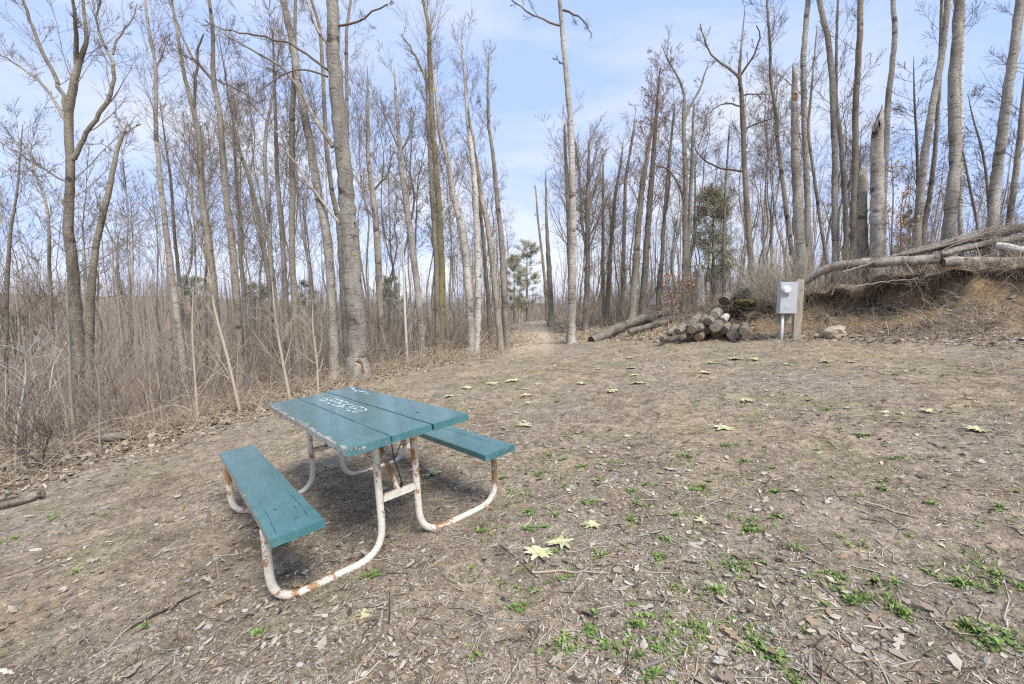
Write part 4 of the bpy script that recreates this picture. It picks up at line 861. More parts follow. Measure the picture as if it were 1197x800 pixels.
def shrub(label, px, py, Y, hpx, colr, n=46):
    x = at(px, py, Y)[0]; z = terr1(x, Y); h = hpx*Y/F_PX; K = 6
    P = np.zeros((n, K, 3)); az = rng.uniform(0, 6.28, n); P[:, 0] = rng.normal(0, .06, (n, 3))*np.array([1, 1, 0])
    el = np.radians(rng.uniform(48, 88, n)); hh = h*rng.uniform(.5, 1.15, n)
    for k in range(1, K):
        P[:, k] = P[:, k-1]+np.stack([np.cos(az)*np.cos(el), np.sin(az)*np.cos(el), np.sin(el)], 1)*(hh/(K-1))[:, None]; el = el-rng.normal(.02, .07, n); az = az+rng.normal(0, .1, n)
    Rr = np.linspace(1, .4, K)[None]*np.full((n, 1), .0045); mb = MB(); V, Q = tubes(P, Rr, 4); mb.add(V, Q, None, np.repeat(np.array(colr)*rng.uniform(.7, 1.25, (n, 1)), K*4, 0))
    p2, r2 = grow(P, Rr, 7, .25, 1, -.3, 32, .4, .1, 4, .7, .6, .002); V, Q = tubes(p2, r2, 3); mb.add(V, Q, None, np.repeat(np.repeat(np.array(colr)[None]*rng.uniform(.7, 1.25, (n, 1)), 7, 0), 12, 0))
    o = link('shrub', mb.mesh('shrub', M_STEM)); o.location = (x, Y, z); tag(o, label, 'shrub', 'bare shrubs on the bank')
PALE = (.50,.44,.34)
shrub('pale bushy shrub left of the meter box on bank top', 893, 335, 10.0, 84, PALE, 90)
shrub('pale shrub directly behind the meter box', 912, 325, 9.7, 80, PALE, 90)
shrub('pale shrub right of the post at the snag foot', 943, 318, 9.3, 74, PALE, 70)
shrub('grey shrub in front of the straight tan aspen', 990, 312, 9.0, 64, (.32,.27,.22), 40)
shrub('grey shrub in front of the widest broken snag', 1030, 305, 8.4, 52, (.30,.25,.21), 44)
shrub('reddish grey shrub at the foot of the leaning aspen pair', 1072, 300, 8.4, 62, (.27,.20,.17), 48)
shrub('brown shrub left of the thick slanting aspen near right edge', 1140, 285, 8.0, 50, (.27,.215,.17), 44)
shrub('twiggy brown shrub at the right picture edge', 1185, 280, 7.8, 66, (.25,.20,.16), 54)
shrub('small pale shrub above the mossy bank hollow', 868, 340, 10.6, 34, (.33,.28,.21), 40)

# ------------------------------------------------------------ overhanging sod and roots of the cut bank
def bank_lip():
    mb = MB(); K = 150; ys = np.linspace(3.2, 9.4, K)
    # crest line parallel to FOOT
    F = np.array(FOOT); seg = np.concatenate([[0], np.cumsum(np.hypot(*np.diff(F, axis=0).T))])
    s0 = np.interp(2.6, F[:, 1], seg); s1 = np.interp(9.75, F[:, 1], seg); ss = np.linspace(s0, s1, K)
    fx = np.interp(ss, seg, F[:, 0]); fy = np.interp(ss, seg, F[:, 1]); tx = np.gradient(fx); ty = np.gradient(fy); l = np.hypot(tx, ty); tx /= l; ty /= l
    k_ = np.ones(9)/9; nx = np.convolve(np.pad(ty, 4, 'edge'), k_, 'valid'); ny = np.convolve(np.pad(-tx, 4, 'edge'), k_, 'valid')
    cs = np.linspace(0, 1, K)
    off = .98+.30*(fbm(ss*.9, ss*0, 71, 3)-.5)*2+.16*(fbm(ss*6, ss*0+7, 75, 3)-.5); th = .03+.17*sstep(.35, .7, fbm(ss*2.2, ss*0+3, 72, 3))
    prof = [(.62, .0), (.25, .015), (.06, -.01), (-.02, -.45), (.03, -.95), (.22, -.75), (.60, -1.1)]
    ringV = []
    for j, (o_, t_) in enumerate(prof):
        nz_ = (fbm(ss*9, ss*0+j*1.3, 80, 4)-.5)*.22
        x = fx+nx*(off+o_+nz_); y = fy+ny*(off+o_+nz_)
        ztop = terr(fx+nx*(off+.45), fy+ny*(off+.45), False)+.02
        zz = ztop+th*t_+(fbm(ss*6, ss*0+j*1.7, 90+j, 2)-.5)*.05
        if j == 0: zz = terr(x, y)+.015
        if j == 6: zz = np.minimum(zz, terr(x, y)-.05)
        ringV.append(np.stack([x, y, zz], 1))
    V = np.stack(ringV, 1); J = len(prof)
    i, j = np.meshgrid(np.arange(K-1), np.arange(J-1), indexing='ij')
    Q = np.stack([i*J+j, i*J+j+1, (i+1)*J+j+1, (i+1)*J+j], -1).reshape(-1, 4)
    me = mesh_from('bank_edge', V.reshape(-1, 3), Q, None, None, True, mats=[])
    m, nt, b = mat('sod', .95, .1); n1 = noise(nt, coords(nt), 12, 6, .7)
    nt.links.new(ramp(nt, n1, [(.3, (.07,.05,.035)), (.5, (.22,.165,.115)), (.7, (.42,.34,.24))]), b.inputs['Base Color']); bump(nt, b, n1, 1, .04); me.materials.append(m)
    tag(link('bank_edge', me), None, None, kind='structure')
    # roots and grass hanging off the lip
    n = 4200; q = rng.integers(0, K, n); pj = rng.uniform(0, 1, n); st = V[q, 2]*(1-pj[:, None])+V[q, 4]*pj[:, None]+rng.normal(0, .02, (n, 3)); KK = 5
    P = np.zeros((n, KK, 3)); P[:, 0] = st; d = unit(np.stack([-nx[q]*.6, -ny[q]*.6, np.full(n, -.3)], 1)+rng.normal(size=(n, 3))*.55); ln = rng.gamma(2, .06, n)+.04
    for k in range(1, KK): d = unit(d+np.array([0, 0, -.28])+rng.normal(size=(n, 3))*.2); P[:, k] = P[:, k-1]+d*(ln/(KK-1))[:, None]
    V2, Q2 = tubes(P, np.linspace(1, .4, KK)[None]*rng.uniform(.0015, .005, n)[:, None], 3)
    cl = np.array([(.10,.075,.055), (.20,.15,.11), (.36,.29,.21), (.06,.045,.035)])[rng.integers(0, 4, n)]
    mr = MB(); mr.add(V2, Q2, None, np.repeat(cl, KK*3, 0)); tag(link('bank_roots', mr.mesh('bank_roots', M_STEM)), 'roots and dead grass hanging from the cut bank edge', 'roots', kind='stuff')
bank_lip()

# ------------------------------------------------------------ logs
def log(name, label, pts, wts, mt, group=None, cut=(True, True), cutcol=(.38,.30,.21), ring=True, rough=.05):
    """pts world coordinates, wts radii"""
    pts = np.array(pts, float); c0 = pts[0].copy(); P, R = resample(pts-c0, wts, .12)
    P[1:-1] += rng.normal(size=P[1:-1].shape)*R[1:-1, None]*.05
    o = empty(name, c0); tag(o, label, 'log', group)
    sides = 14; K = len(P); V, Q = tubes(P[None], R[None], sides, rough)
    V = V+(vnoise(V[:, 0]*9+V[:, 2]*3, V[:, 1]*9+V[:, 2]*8, 7)-.5)[:, None]*unit(V-np.repeat(P, sides, 0))*(.45*np.repeat(R, sides))[:, None]; link('bark', mesh_from('bark', V, Q, mt), o)
    for end in (0, 1):
        if not cut[end]: continue
        rg = V.reshape(K, sides, 3)[0 if end == 0 else -1]; ce = rg.mean(0); dirv = unit(P[0]-P[1]) if end == 0 else unit(P[-1]-P[-2])
        rings = [rg+dirv*.002]+[ce+(rg-ce)*f_+dirv*(.004+.004*(1-f_)) for f_ in (.86, .55, .25)]
        VV = np.concatenate(rings+[[ce+dirv*.008]]); QQ = []; TT = []
        for a_ in range(3):
            for s in range(sides): QQ.append([a_*sides+s, a_*sides+(s+1) % sides, (a_+1)*sides+(s+1) % sides, (a_+1)*sides+s])
        for s in range(sides): TT.append([3*sides+s, 3*sides+(s+1) % sides, 4*sides])
        cc = np.array(cutcol); Cc = np.concatenate([np.repeat([cc*.25], sides, 0), np.repeat([cc*.8], sides, 0), np.repeat([cc], sides, 0), np.repeat([cc*.8], sides, 0), [cc*.6]])*rng.uniform(.8, 1.15, (4*sides+1, 1))
        link('cut_end', mesh_from('cut_end', VV, QQ, M_CUT, Cc, True, TT), o)
    return o
def lp(px, py, Y): return at(px, py, Y)
log('fallen_log', 'long fallen trunk lying on the slope left of the log pile', [lp(691,398,11.3), lp(735,378,11.9), lp(780,366,12.5), lp(840,357,13.3), lp(880,345,14)], [.125,.125,.115,.10,.08], B_DARK, cutcol=(.12,.08,.05))
log('fallen_log', 'thinner log lying below the long fallen trunk', [lp(735,388,11.2), lp(765,380,11.5), lp(800,370,12.0)], [.07,.075,.06], B_DARK)
log('fallen_log', 'stubby dark log end on the bank left of the moss', [lp(846,352,10.2), lp(856,345,10.9), lp(868,340,11.6)], [.11,.115,.10], B_DARK, cutcol=(.10,.08,.06))
log('fallen_log', 'round grey log end above the moss on the bank', [lp(874,341,10.4), lp(884,336,11.2), lp(895,332,12)], [.10,.10,.09], B_DARK, cutcol=(.13,.11,.08))
log('fallen_log', 'long grey log along the bank crest, curved down left of it', [lp(938,332,8.9), lp(955,318,8.7), lp(975,311,8.5), lp(1035,306,8.0), lp(1097,303,7.7)], [.065,.08,.085,.085,.08], B_LOG, cut=(True, True), cutcol=(.2,.15,.1))
log('fallen_log', 'straight grey log along the crest reaching the right picture edge', [lp(1102,307,7.65), lp(1150,306,7.5), lp(1200,307,7.35), lp(1260,306,7.2)], [.085,.087,.085,.08], B_LOG, cutcol=(.2,.15,.1))
log('fallen_log', 'dark log slanting up to the right picture edge, uppermost', [lp(1052,298,8.4), lp(1090,290,8.3), lp(1125,281,8.1), lp(1205,264,7.8), lp(1250,256,7.7)], [.06,.075,.085,.09,.09], B_DARK)
log('fallen_log', 'dark weathered log just below the uppermost slanting log', [lp(1100,297,8.0), lp(1140,288,7.9), lp(1200,277,7.7), lp(1250,270,7.6)], [.05,.06,.07,.07], B_DARK)
log('birch_log', 'white birch log with broken end at the right picture edge', [lp(1163,287,7.6), lp(1180,290,7.5), lp(1215,298,7.3), lp(1250,304,7.2)], [.06,.07,.075,.075], B_BIRCH, cutcol=(.42,.34,.22))
x, y, z = ground_hit(10, 593); x2, y2, z2 = ground_hit(51, 584)
log('fallen_log', 'small pale grey log lying at the far left ground', [(x-.35, y-.03, z+.02), (x, y, z+.04), (x2, y2, z2+.05)], [.03,.04,.038], B_LOG)
x, y, z = ground_hit(119, 521); x2, y2, z2 = ground_hit(154, 516)
log('fallen_log', 'pale rotten log on leaves among the brush below birch', [(x-.25, y+.1, z+.05), (x, y, z+.09), (x2+.05, y2, z2+.10)], [.04,.06,.06], B_LOG)
x, y, z = ground_hit(0, 553); x2, y2, z2 = ground_hit(60, 540)
log('fallen_log', 'thin dead branch lying in the brush at far left', [(x-.3, y, z+.03), (x, y, z+.05), (x2, y2, z2+.06)], [.018,.022,.015], B_LOG)
# slanted grey plank in the brush
c0 = lp(84,552,5.35); c1 = lp(70,514,5.45); c0[2] = terr1(c0[0], c0[1])-.05; o = empty('plank', c0); P = np.array([[0, 0, 0], (c1-c0)*.5, c1-c0]); V, Q = tubes(P[None], np.array([[.034,.032,.03]]), 4)
tag(link('plank', mesh_from('plank', V+c0*0, Q, M_WOOD, smooth=False)), 'grey weathered plank leaning in the brush left of the table', 'plank').location = c0; bpy.data.objects.remove(o)
# the stacked log pile
PILE = [(774,397,.055),(781,389.5,.045),(792,388,.07),(808,386,.085),(816,384.5,.07),(825,386.5,.08),(836,383,.105),(845.5,386,.085),(857,391.5,.11),(869,388,.075),
        (810,376.5,.075),(820,377,.065),(827.5,376.5,.08),(834,369.5,.095),(844,375,.07),(797,395,.05),(816,394.5,.085),(838,394.5,.12)]
PL = ['small dark log at the far left foot of the pile', 'thinnest pale log at the left slope of the pile', 'dark ended log above the left foot of the pile', 'brown ended log third from left in the middle row', 'small dark ended log centre of the middle row', 'grey ended log below the top row middle',
      'largest round grey log end in the pile middle', 'black rimmed log below the right white log', 'big dark log low at the right of the pile', 'brown rotten log at the far right end of pile', 'pale ended log at left of the top row', 'small brown log second in the top row',
      'round black rimmed log third in the top row', 'topmost thick log of the pile with dark rim', 'white barked log just right of the topmost log', 'low dirty log near the left foot of pile', 'reddish brown log low in the pile centre', 'split orange brown log low in the pile front']
for k, ((px, py, rr_), lb) in enumerate(zip(PILE, PL)):
    Y0 = 9.3+.12*(k % 3)+(.15 if py < 380 else 0)-.75*float(sstep(838, 868, px)); rr_ = rr_*1.15; a0 = lp(px, py, Y0); ln = rng.uniform(.50, .68)
    dv = unit(np.array([.60+rng.normal(0, .06), .88, .12+rng.normal(0, .03)]))
    g0 = terr1(a0[0], a0[1])
    if py > 388: a0[2] = max(a0[2], g0+rr_*.6)
    dark = rng.uniform(.5, 1)
    cc = {6: (.42,.36,.28), 17: (.38,.26,.14), 16: (.25,.16,.10), 10: (.46,.42,.35), 13: (.38,.34,.27)}.get(k, (.30*dark, .25*dark, .19*dark))
    log('pile_log', lb, [a0, a0+dv*ln*.5, a0+dv*ln], [rr_, rr_, rr_*.94], [B_LOG, B_BIRCH if k in (14,) else B_LOG, B_DARK][(0 if k in (1, 10, 12) else 1 if k in (13, 14, 7) else 2)], 'sawn logs stacked in the pile', cutcol=cc)
# mossy mound, hollow, rocks
def lump(name, label, cat, c, s, mt, seed=1, group=None, sub=4, amp=.5):
    bm = bmesh.new(); bmesh.ops.create_icosphere(bm, subdivisions=sub, radius=1)
    for v in bm.verts:
        n_ = float(fbm(np.array([v.co.x*1.6+seed]), np.array([v.co.z*1.6+v.co.y*1.1]), seed, 4)[0])-.5; v.co = Vector((v.co.x*s[0], v.co.y*s[1], v.co.z*s[2]))*(1+n_*amp*1.6)
    me = bpy.data.meshes.new(name); bm.to_mesh(me); bm.free(); me.materials.append(mt); me.polygons.foreach_set('use_smooth', [False]*len(me.polygons))
    o = link(name, me); o.location = c; tag(o, label, cat, group); return o
m, nt, b = mat('moss', .95, .1); n1 = noise(nt, coords(nt), 14, 6, .7)
nt.links.new(ramp(nt, n1, [(.3, (.05,.04,.025)), (.48, (.11,.09,.045)), (.65, (.18,.165,.07))]), b.inputs['Base Color']); bump(nt, b, n1, 1, .04); M_MOSS = m
lump('mossy_mound', 'mossy root mound on the bank between log pile and meter', 'mound', lp(872,355,10.0), (.22,.25,.10), M_MOSS, 4)
c = lp(976,379,8.05); c[2] = terr1(c[0], c[1])+.06
lump('rock', 'pale tan rock at the foot of the bank right of the post', 'rock', c, (.20,.15,.14), M_ROCK, 9)
c = lp(776,354,17); lump('boulder', 'pale grey boulder in the brush behind the fallen trunk', 'boulder', c, (.55,.45,.42), M_TARP, 14)
c = at(817,330,16); hero('snag', 'pale torn stump in brush left of the pine', 'dead tree', [(817,362,14),(817,335,13),(818,312,12)], 14.5, B_BIRCH, broken=True, ext=0, crown=None)

# ------------------------------------------------------------ meter box on its post
PX, PYY = at(928, 397, 8.4)[:2]; PZ = terr1(PX, PYY)
mbx = empty('meter_pedestal', (PX, PYY, PZ), R_(-12)); tag(mbx, 'grey electric meter box on a weathered wooden post with pale conduit', 'meter box')
def bx(name, mt, parent, x0, x1, y0, y1, z0, z1, bev=.004, rot=None, jag=0):
    bm = bmesh.new(); bmesh.ops.create_cube(bm, size=1)
    for v in bm.verts: v.co = Vector(((x0+x1)/2+v.co.x*(x1-x0), (y0+y1)/2+v.co.y*(y1-y0), (z0+z1)/2+v.co.z*(z1-z0)))
    if bev: bmesh.ops.bevel(bm, geom=bm.edges[:], offset=bev, segments=2, affect='EDGES')
    if jag:
        for v in bm.verts: v.co += Vector(rng.normal(0, jag, 3))
    me = bpy.data.meshes.new(name); bm.to_mesh(me); bm.free(); me.materials.append(mt)
    for p in me.polygons: p.use_smooth = False
    return link(name, me, parent)
def cyl(name, mt, parent, c, r, h, axis='Z', seg=20, bev=.0):
    bm = bmesh.new(); bmesh.ops.create_cone(bm, cap_ends=True, segments=seg, radius1=r, radius2=r, depth=h)
    if bev: bmesh.ops.bevel(bm, geom=[e for e in bm.edges if len(e.link_faces) == 2 and e.calc_face_angle(0) > 1], offset=bev, segments=3, affect='EDGES')
    if axis == 'Y': bmesh.ops.rotate(bm, verts=bm.verts, matrix=Matrix.Rotation(math.pi/2, 3, 'X'))
    if axis == 'X': bmesh.ops.rotate(bm, verts=bm.verts, matrix=Matrix.Rotation(math.pi/2, 3, 'Y'))
    me = bpy.data.meshes.new(name); bm.to_mesh(me); bm.free(); me.materials.append(mt)
    for p in me.polygons: p.use_smooth = len(p.vertices) == 4
    o = link(name, me, parent); o.location = c; return o
bx('post', M_WOOD, mbx, -.02, .125, 0, .09, -.15, 1.14, .006)
bx('back_board', M_WOOD, mbx, -.32, -.022, .03, .07, .30, .62, .004)
cab = bx('cabinet', M_BOX, mbx, -.33, -.03, -.13, .028, .49, 1.09, .012)
bx('cover', M_BOX, cab, -.322, -.038, -.142, -.131, .50, .80, .004)
bx('label_plate', flat_mat('plate', (.55,.50,.48), .5), cab, -.24, -.15, -.146, -.1425, .60, .66, .001)
cyl('meter_ring', M_PVC, cab, (-.235,-.143,.94), .083, .03, 'Y', 28, .006)
cyl('meter_glass', M_GLASS, cab, (-.235,-.175,.94), .068, .06, 'Y', 28, .02)
cyl('lock', M_STEEL, cab, (-.20,-.15,.835), .014, .02, 'Y', 10)
cyl('conduit', M_PVC, mbx, (-.235,-.05,.15), .027, .70, 'Z', 16)
for xx in (.01, .09): cyl('bolt', M_STEEL, mbx, (xx,-.004,.95), .009, .012, 'Y', 8)

# ------------------------------------------------------------ picnic table
TX, TY, TA, TL, TR_ = -1.0973, 3.0416, 2.2584, -.0655, .0888
LEN, WID, SH, DD = 1.9083, .7134, .45, .6006
RKX = math.cos(-TA)*-.0594-math.sin(-TA)*.0143; RKY = math.sin(-TA)*-.0594+math.cos(-TA)*.0143   # lean of the old frame
tb = empty('picnic_table', (TX, TY, 0)); tag(tb, 'teal painted picnic table with attached benches on rusty white tubular legs', 'picnic table')
tb.location = (TX, TY, -.008); Mt = Matrix.Translation((TX, TY, -.008)) @ Matrix.Rotation(TA, 4, 'Z'); tb.rotation_euler = (0, 0, TA)
def board(name, u0, u1, v0, v1, z0, z1, edge_wear=None, parent=tb, bow=0):
    """subdivided plank with soft arrises; Col red drives paint loss. v is positive towards the right bench"""
    bm = bmesh.new(); nu = 70
    us = np.linspace(u0, u1, nu); w_ = v1-v0; h_ = z1-z0; ch = .004
    sec = [(0, ch), (0, h_*.5), (0, h_-ch), (ch, h_), (w_*.12, h_), (w_*.3, h_), (w_*.5, h_), (w_*.7, h_), (w_*.88, h_), (w_-ch, h_), (w_, h_-ch), (w_, h_*.5), (w_, ch), (w_-ch, 0), (w_*.5, 0), (ch, 0)]
    J = len(sec); cl = []; rows = []; sd = int(rng.integers(1000))
    for i, u in enumerate(us):
        row = []
        wob = (vnoise(np.array([u*6]), np.array([.5]), sd)[0]-.5)*.004
        for j, (a_, b_) in enumerate(sec):
            vv = v0+a_+(wob if a_ < w_*.5 else -wob); zz = z0+b_+bow*((u-(u0+u1)/2)/(u1-u0)*2)**2
            row.append(bm.verts.new((u, -vv, zz)))
            e = 0.30
            if edge_wear:
                f0 = edge_wear(u, a_, b_, w_, h_); e = f0
            cl.append((e, e, e))
        rows.append(row)
    for i in range(nu-1):
        for j in range(J): bm.faces.new((rows[i][j], rows[i][(j+1) % J], rows[i+1][(j+1) % J], rows[i+1][j]))
    bm.faces.new(rows[0]); bm.faces.new(rows[-1][::-1]); bmesh.ops.recalc_face_normals(bm, faces=bm.faces)
    me = bpy.data.meshes.new(name); bm.to_mesh(me); bm.free(); me.materials.append(M_PAINT)
    a = me.color_attributes.new('Col', 'FLOAT_COLOR', 'POINT'); c4 = np.ones((len(cl), 4), np.float32); c4[:, :3] = cl; a.data.foreach_set('color', c4.ravel())
    return link(name, me, parent)
gap = .008; bw = (WID-2*gap)/3; TH = .04
def wear_left(u, a_, b_, w_, h_):
    if a_ < .001: return .58
    if a_ < .006 and b_ > h_*.5: return .58
    if a_ < w_*.13 and b_ > h_*.5: return .44
    if u < -LEN/2+.03: return .36
    return .30
def wear_gen(u, a_, b_, w_, h_):
    if a_ < .001 or a_ > w_-.001 or b_ > h_-.001 and (a_ < .006 or a_ > w_-.006): return .40
    if abs(u) > LEN/2-.02: return .37
    return .28
Hh = .75
board('top_board', -LEN/2, LEN/2, -WID/2, -WID/2+bw, Hh-TH, Hh, wear_left)
board('top_board', -LEN/2+.004, LEN/2-.01, -WID/2+bw+gap, -WID/2+2*bw+gap, Hh-TH, Hh-.001, wear_gen)
board('top_board', -LEN/2-.006, LEN/2+.004, -WID/2+2*bw+2*gap, WID/2, Hh-TH, Hh+.001, wear_gen)
sw = .235
lb_ = board('bench_seat', -LEN/2, LEN/2, -DD-sw/2, -DD+sw/2, SH-TH, SH, wear_gen)
rb_ = board('bench_seat', -LEN/2+.03, LEN/2, DD-sw/2, DD+sw/2, SH-TH, SH, wear_gen)
# splits in the seat boards
def split(parent, pts, z, w_=.0013):
    P = np.array([(u, -v, z) for u, v in pts], float); P2, R2 = resample(P, [w_]*len(P), .05); P2[:, 1] += rng.normal(0, .0015, len(P2))
    R2 = R2*rng.uniform(.3, 1.4, len(R2)); R2[0] = R2[-1] = .0003
    V, Q = tubes(P2[None], R2[None], 6); V[:, 2] = z+(V[:, 2]-z)*.25+.0006
    link('crack', mesh_from('crack', V, Q, flat_mat('crack_dark', (.02,.04,.04))), parent)
split(rb_, [(-LEN/2+.04, DD+.055), (-.3, DD+.048), (.4, DD+.05)], SH)
split(lb_, [(-LEN/2+.1, -DD+.07), (-.55, -DD+.078), (-.35, -DD+.072)], SH)
split(lb_, [(-LEN/2+.03, -DD-.085), (-.75, -DD-.075), (-.55, -DD-.07)], SH)
split(lb_, [(-.62, -DD-.02), (-.60, -DD-.045)], SH, .003); split(lb_, [(-.66, -DD+.045), (-.70, -DD+.055)], SH, .003); split(lb_, [(-.83, -DD+.01), (-.8, -DD+.04)], SH, .002)
split(lb_, [(.85, -DD-.02), (.83, -DD+.05)], SH, .002)
# worn white lettering, illegible: broken strokes along the middle board
mk = MB(); bc = 0.0
def stroke(u0, v0, u1, v1, w_):
    a = np.array([u0, -v0]); b_ = np.array([u1, -v1]); d = (b_-a); L_ = np.linalg.norm(d)+1e-6; d /= L_; n_ = np.array([-d[1], d[0]]); k = 7
    t = np.linspace(0, 1, k); ww = w_*rng.uniform(.35, 1.25, k)
    for i in range(k-1):
        if rng.uniform() < .06: continue
        q = [a+d*L_*t[i]+n_*ww[i], a+d*L_*t[i+1]+n_*ww[i+1], a+d*L_*t[i+1]-n_*ww[i+1], a+d*L_*t[i]-n_*ww[i]]
        mk.add([(x_, y_, Hh+.0012) for x_, y_ in q], [[0, 1, 2, 3]])
GL = [[(0,0,0,1),(0,1,.7,1),(0,.5,.6,.5),(.7,1,.7,.5)], [(0,0,0,1),(0,1,.7,1),(0,.5,.6,.5),(0,0,.7,0)], [(0,1,.7,1),(0,.5,.7,.5),(0,0,.7,0),(0,1,0,.5),(.7,.5,.7,0)], [(0,0,0,1),(0,1,.7,1),(0,.5,.6,.5),(0,0,.7,0)],
      [(0,0,0,1),(0,1,.7,.8),(0,.5,.7,.7),(.1,.5,.7,0)], [(0,1,.35,0),(.35,0,.7,1)], [(0,0,0,1),(0,1,.7,1),(0,.5,.6,.5),(0,0,.7,0)], [(0,0,0,1),(0,1,.6,.8),(0,0,.6,.2),(.6,.8,.6,.2)]]
for gi, g in enumerate(GL):
    mk = MB(); u_s = .62-gi*.108
    for (a_, b_, c_, d_) in g: stroke(u_s-a_*.105, .055-b_*.095+.0, u_s-c_*.105, .055-d_*.095, .0070)
    link('letter', mk.mesh('letter', M_MARK, False), tb)
for k in range(6):
    mk = MB(); u_, v_ = .80-.09*k+rng.normal(0, .01), rng.uniform(.26, .33); t = np.linspace(0, 1, 14); du = rng.uniform(.10, .2); wv = rng.uniform(.001, .007, 14); cv = -v_+rng.normal(0, .002, 14)+t*rng.normal(0, .02)
    V = np.stack([np.stack([u_+du*t, cv+wv, 0*t+Hh+.0022], 1), np.stack([u_+du*t, cv-wv, 0*t+Hh+.0022], 1)], 1).reshape(-1, 3)
    mk.add(V, [[2*q, 2*q+1, 2*q+3, 2*q+2] for q in range(13)]); link('smudge', mk.mesh('smudge', M_MARK, False), tb)
# knot hole
cyl('knot', flat_mat('knot_dark', (.015,.03,.03)), tb, (-.62, -.20, Hh+.0012), .012, .0012, 'Z', 12)
# tubular frames
rt = .021; FO = .249
def tube_part(name, pts, r, parent, wear=None, bend=.0):
    P = np.array(pts, float); P[:, 1] *= -1; R0 = np.full(len(P), r); P2, R2 = resample(P, R0, .025); V, Q = tubes(P2[None], R2[None], 16)
    V = np.concatenate([V, P2[:1], P2[-1:]]); K = len(P2); T = [[(i+1) % 16, i, K*16] for i in range(16)]+[[(K-1)*16+i, (K-1)*16+(i+1) % 16, K*16+1] for i in range(16)]
    c = np.array([[wear(p) if wear else 0]*3 for p in P2]); C = np.concatenate([np.repeat(c, 16, 0), c[:1], c[-1:]])
    return link(name, mesh_from(name, V, Q, M_TUBE, C, True, T), parent)
def arc(c, r, a0, a1, n=6): return [(c[0]+r*math.cos(R_(a)), c[1]+r*math.sin(R_(a))) for a in np.linspace(a0, a1, n)]
def u_tube(u, sg, iv=.118, ov=.70):
    rb = .13; z0 = rt*.55
    pv = [(iv, Hh-TH-.002), (iv, .55), (iv, .35), (iv, z0+rb+.04)]
    pv += arc((iv+rb, z0+rb), rb, 180, 270)[0:]
    pv += [(iv+rb+.05, z0), (ov-rb-.03, z0)] if ov-rb-.03 > iv+rb+.05 else []
    pv += arc((ov-rb*.9, z0+rb*.9), rb*.9, 270, 360)
    pv += [(ov, .24), (ov, SH-TH-.002)]
    def wr(p):
        q = 0
        if p[2] < .05: q = .16
        if abs(p[1]) > .65 and p[2] > .15: q = .22
        if abs(p[1]) < .2 and p[2] > .4: q = .20
        return q
    return tube_part('leg_tube', [(u, sg*v, z) for v, z in pv], rt, tb, wr)
for u in (-LEN/2+FO, LEN/2-FO):
    s_ = 1 if u > 0 else -1
    for sg in (-1, 1):
        u_tube(u, sg)
        o = cyl('bolt', M_STEEL, tb, (u, -sg*.118, Hh-TH-.06), .008, .055, 'X', 8)
    bx('crossbar', M_TUBE, tb, u-.019, u+.019, -.099, .099, .315, .352, .003)
    tube_part('brace', [(u-s_*.01, 0, .345), (u-s_*.16, 0, .50), (u-s_*.33, 0, .65), (u-s_*.40, 0, Hh-TH-.004)], .015, tb, lambda p: .42)
    bx('cleat', M_TUBE, tb, u-.02, u+.02, -.33, .33, Hh-TH-.038, Hh-TH-.001, .002)
    for sg in (-1, 1): bx('seat_cleat', M_TUBE, tb, u-.018, u+.018, sg*DD-.10, sg*DD+.10, SH-TH-.03, SH-TH-.001, .002)
# the old frame is racked: it leans a little while the boards follow the sloping ground
def all_children(o): return [c for c in COL.objects if c.parent is o]
for ch in [c for c in all_children(tb)]+[g for c in all_children(tb) for g in all_children(c)]:
    if ch.get('racked'): continue
    ch['racked'] = 1; lx, ly, lz = ch.location
    for v in ch.data.vertices:
        x_, y_, z_ = v.co.x+lx, v.co.y+ly, v.co.z+lz; v.co.z += TL*x_-TR_*y_; v.co.x += z_*RKX; v.co.y += z_*RKY
for ch in COL.objects:
    if 'racked' in ch: del ch['racked']
# cord hanging under the table
def TP(u, v, z): return np.array((Mt @ Vector((u+z*RKX, -v+z*RKY, z+TL*u+TR_*v)))[:])
cpts = [TP(-LEN/2+.02, -.115, .705), TP(-LEN/2+.05, -.10, .60), TP(-LEN/2+.03, -.07, .50), TP(-LEN/2+.09, -.05, .42)]
c0 = cpts[0].copy(); P, R = resample(np.array(cpts)-c0, [.006]*4, .03); mb = MB(); V, Q = tubes(P[None], R[None]*.55, 6); mb.add(V, Q)
P, R = resample(np.array([cpts[1], TP(-LEN/2+.18, .0, .62), TP(-LEN/2+.24, .07, .70)])-c0, [.0035]*3, .03); V, Q = tubes(P[None], R[None]*.8, 5); mb.add(V, Q)
o = link('cord', mb.mesh('cord', M_BLACK)); o.location = c0; tag(o, 'thin black cord dangling from under the table end', 'cord')

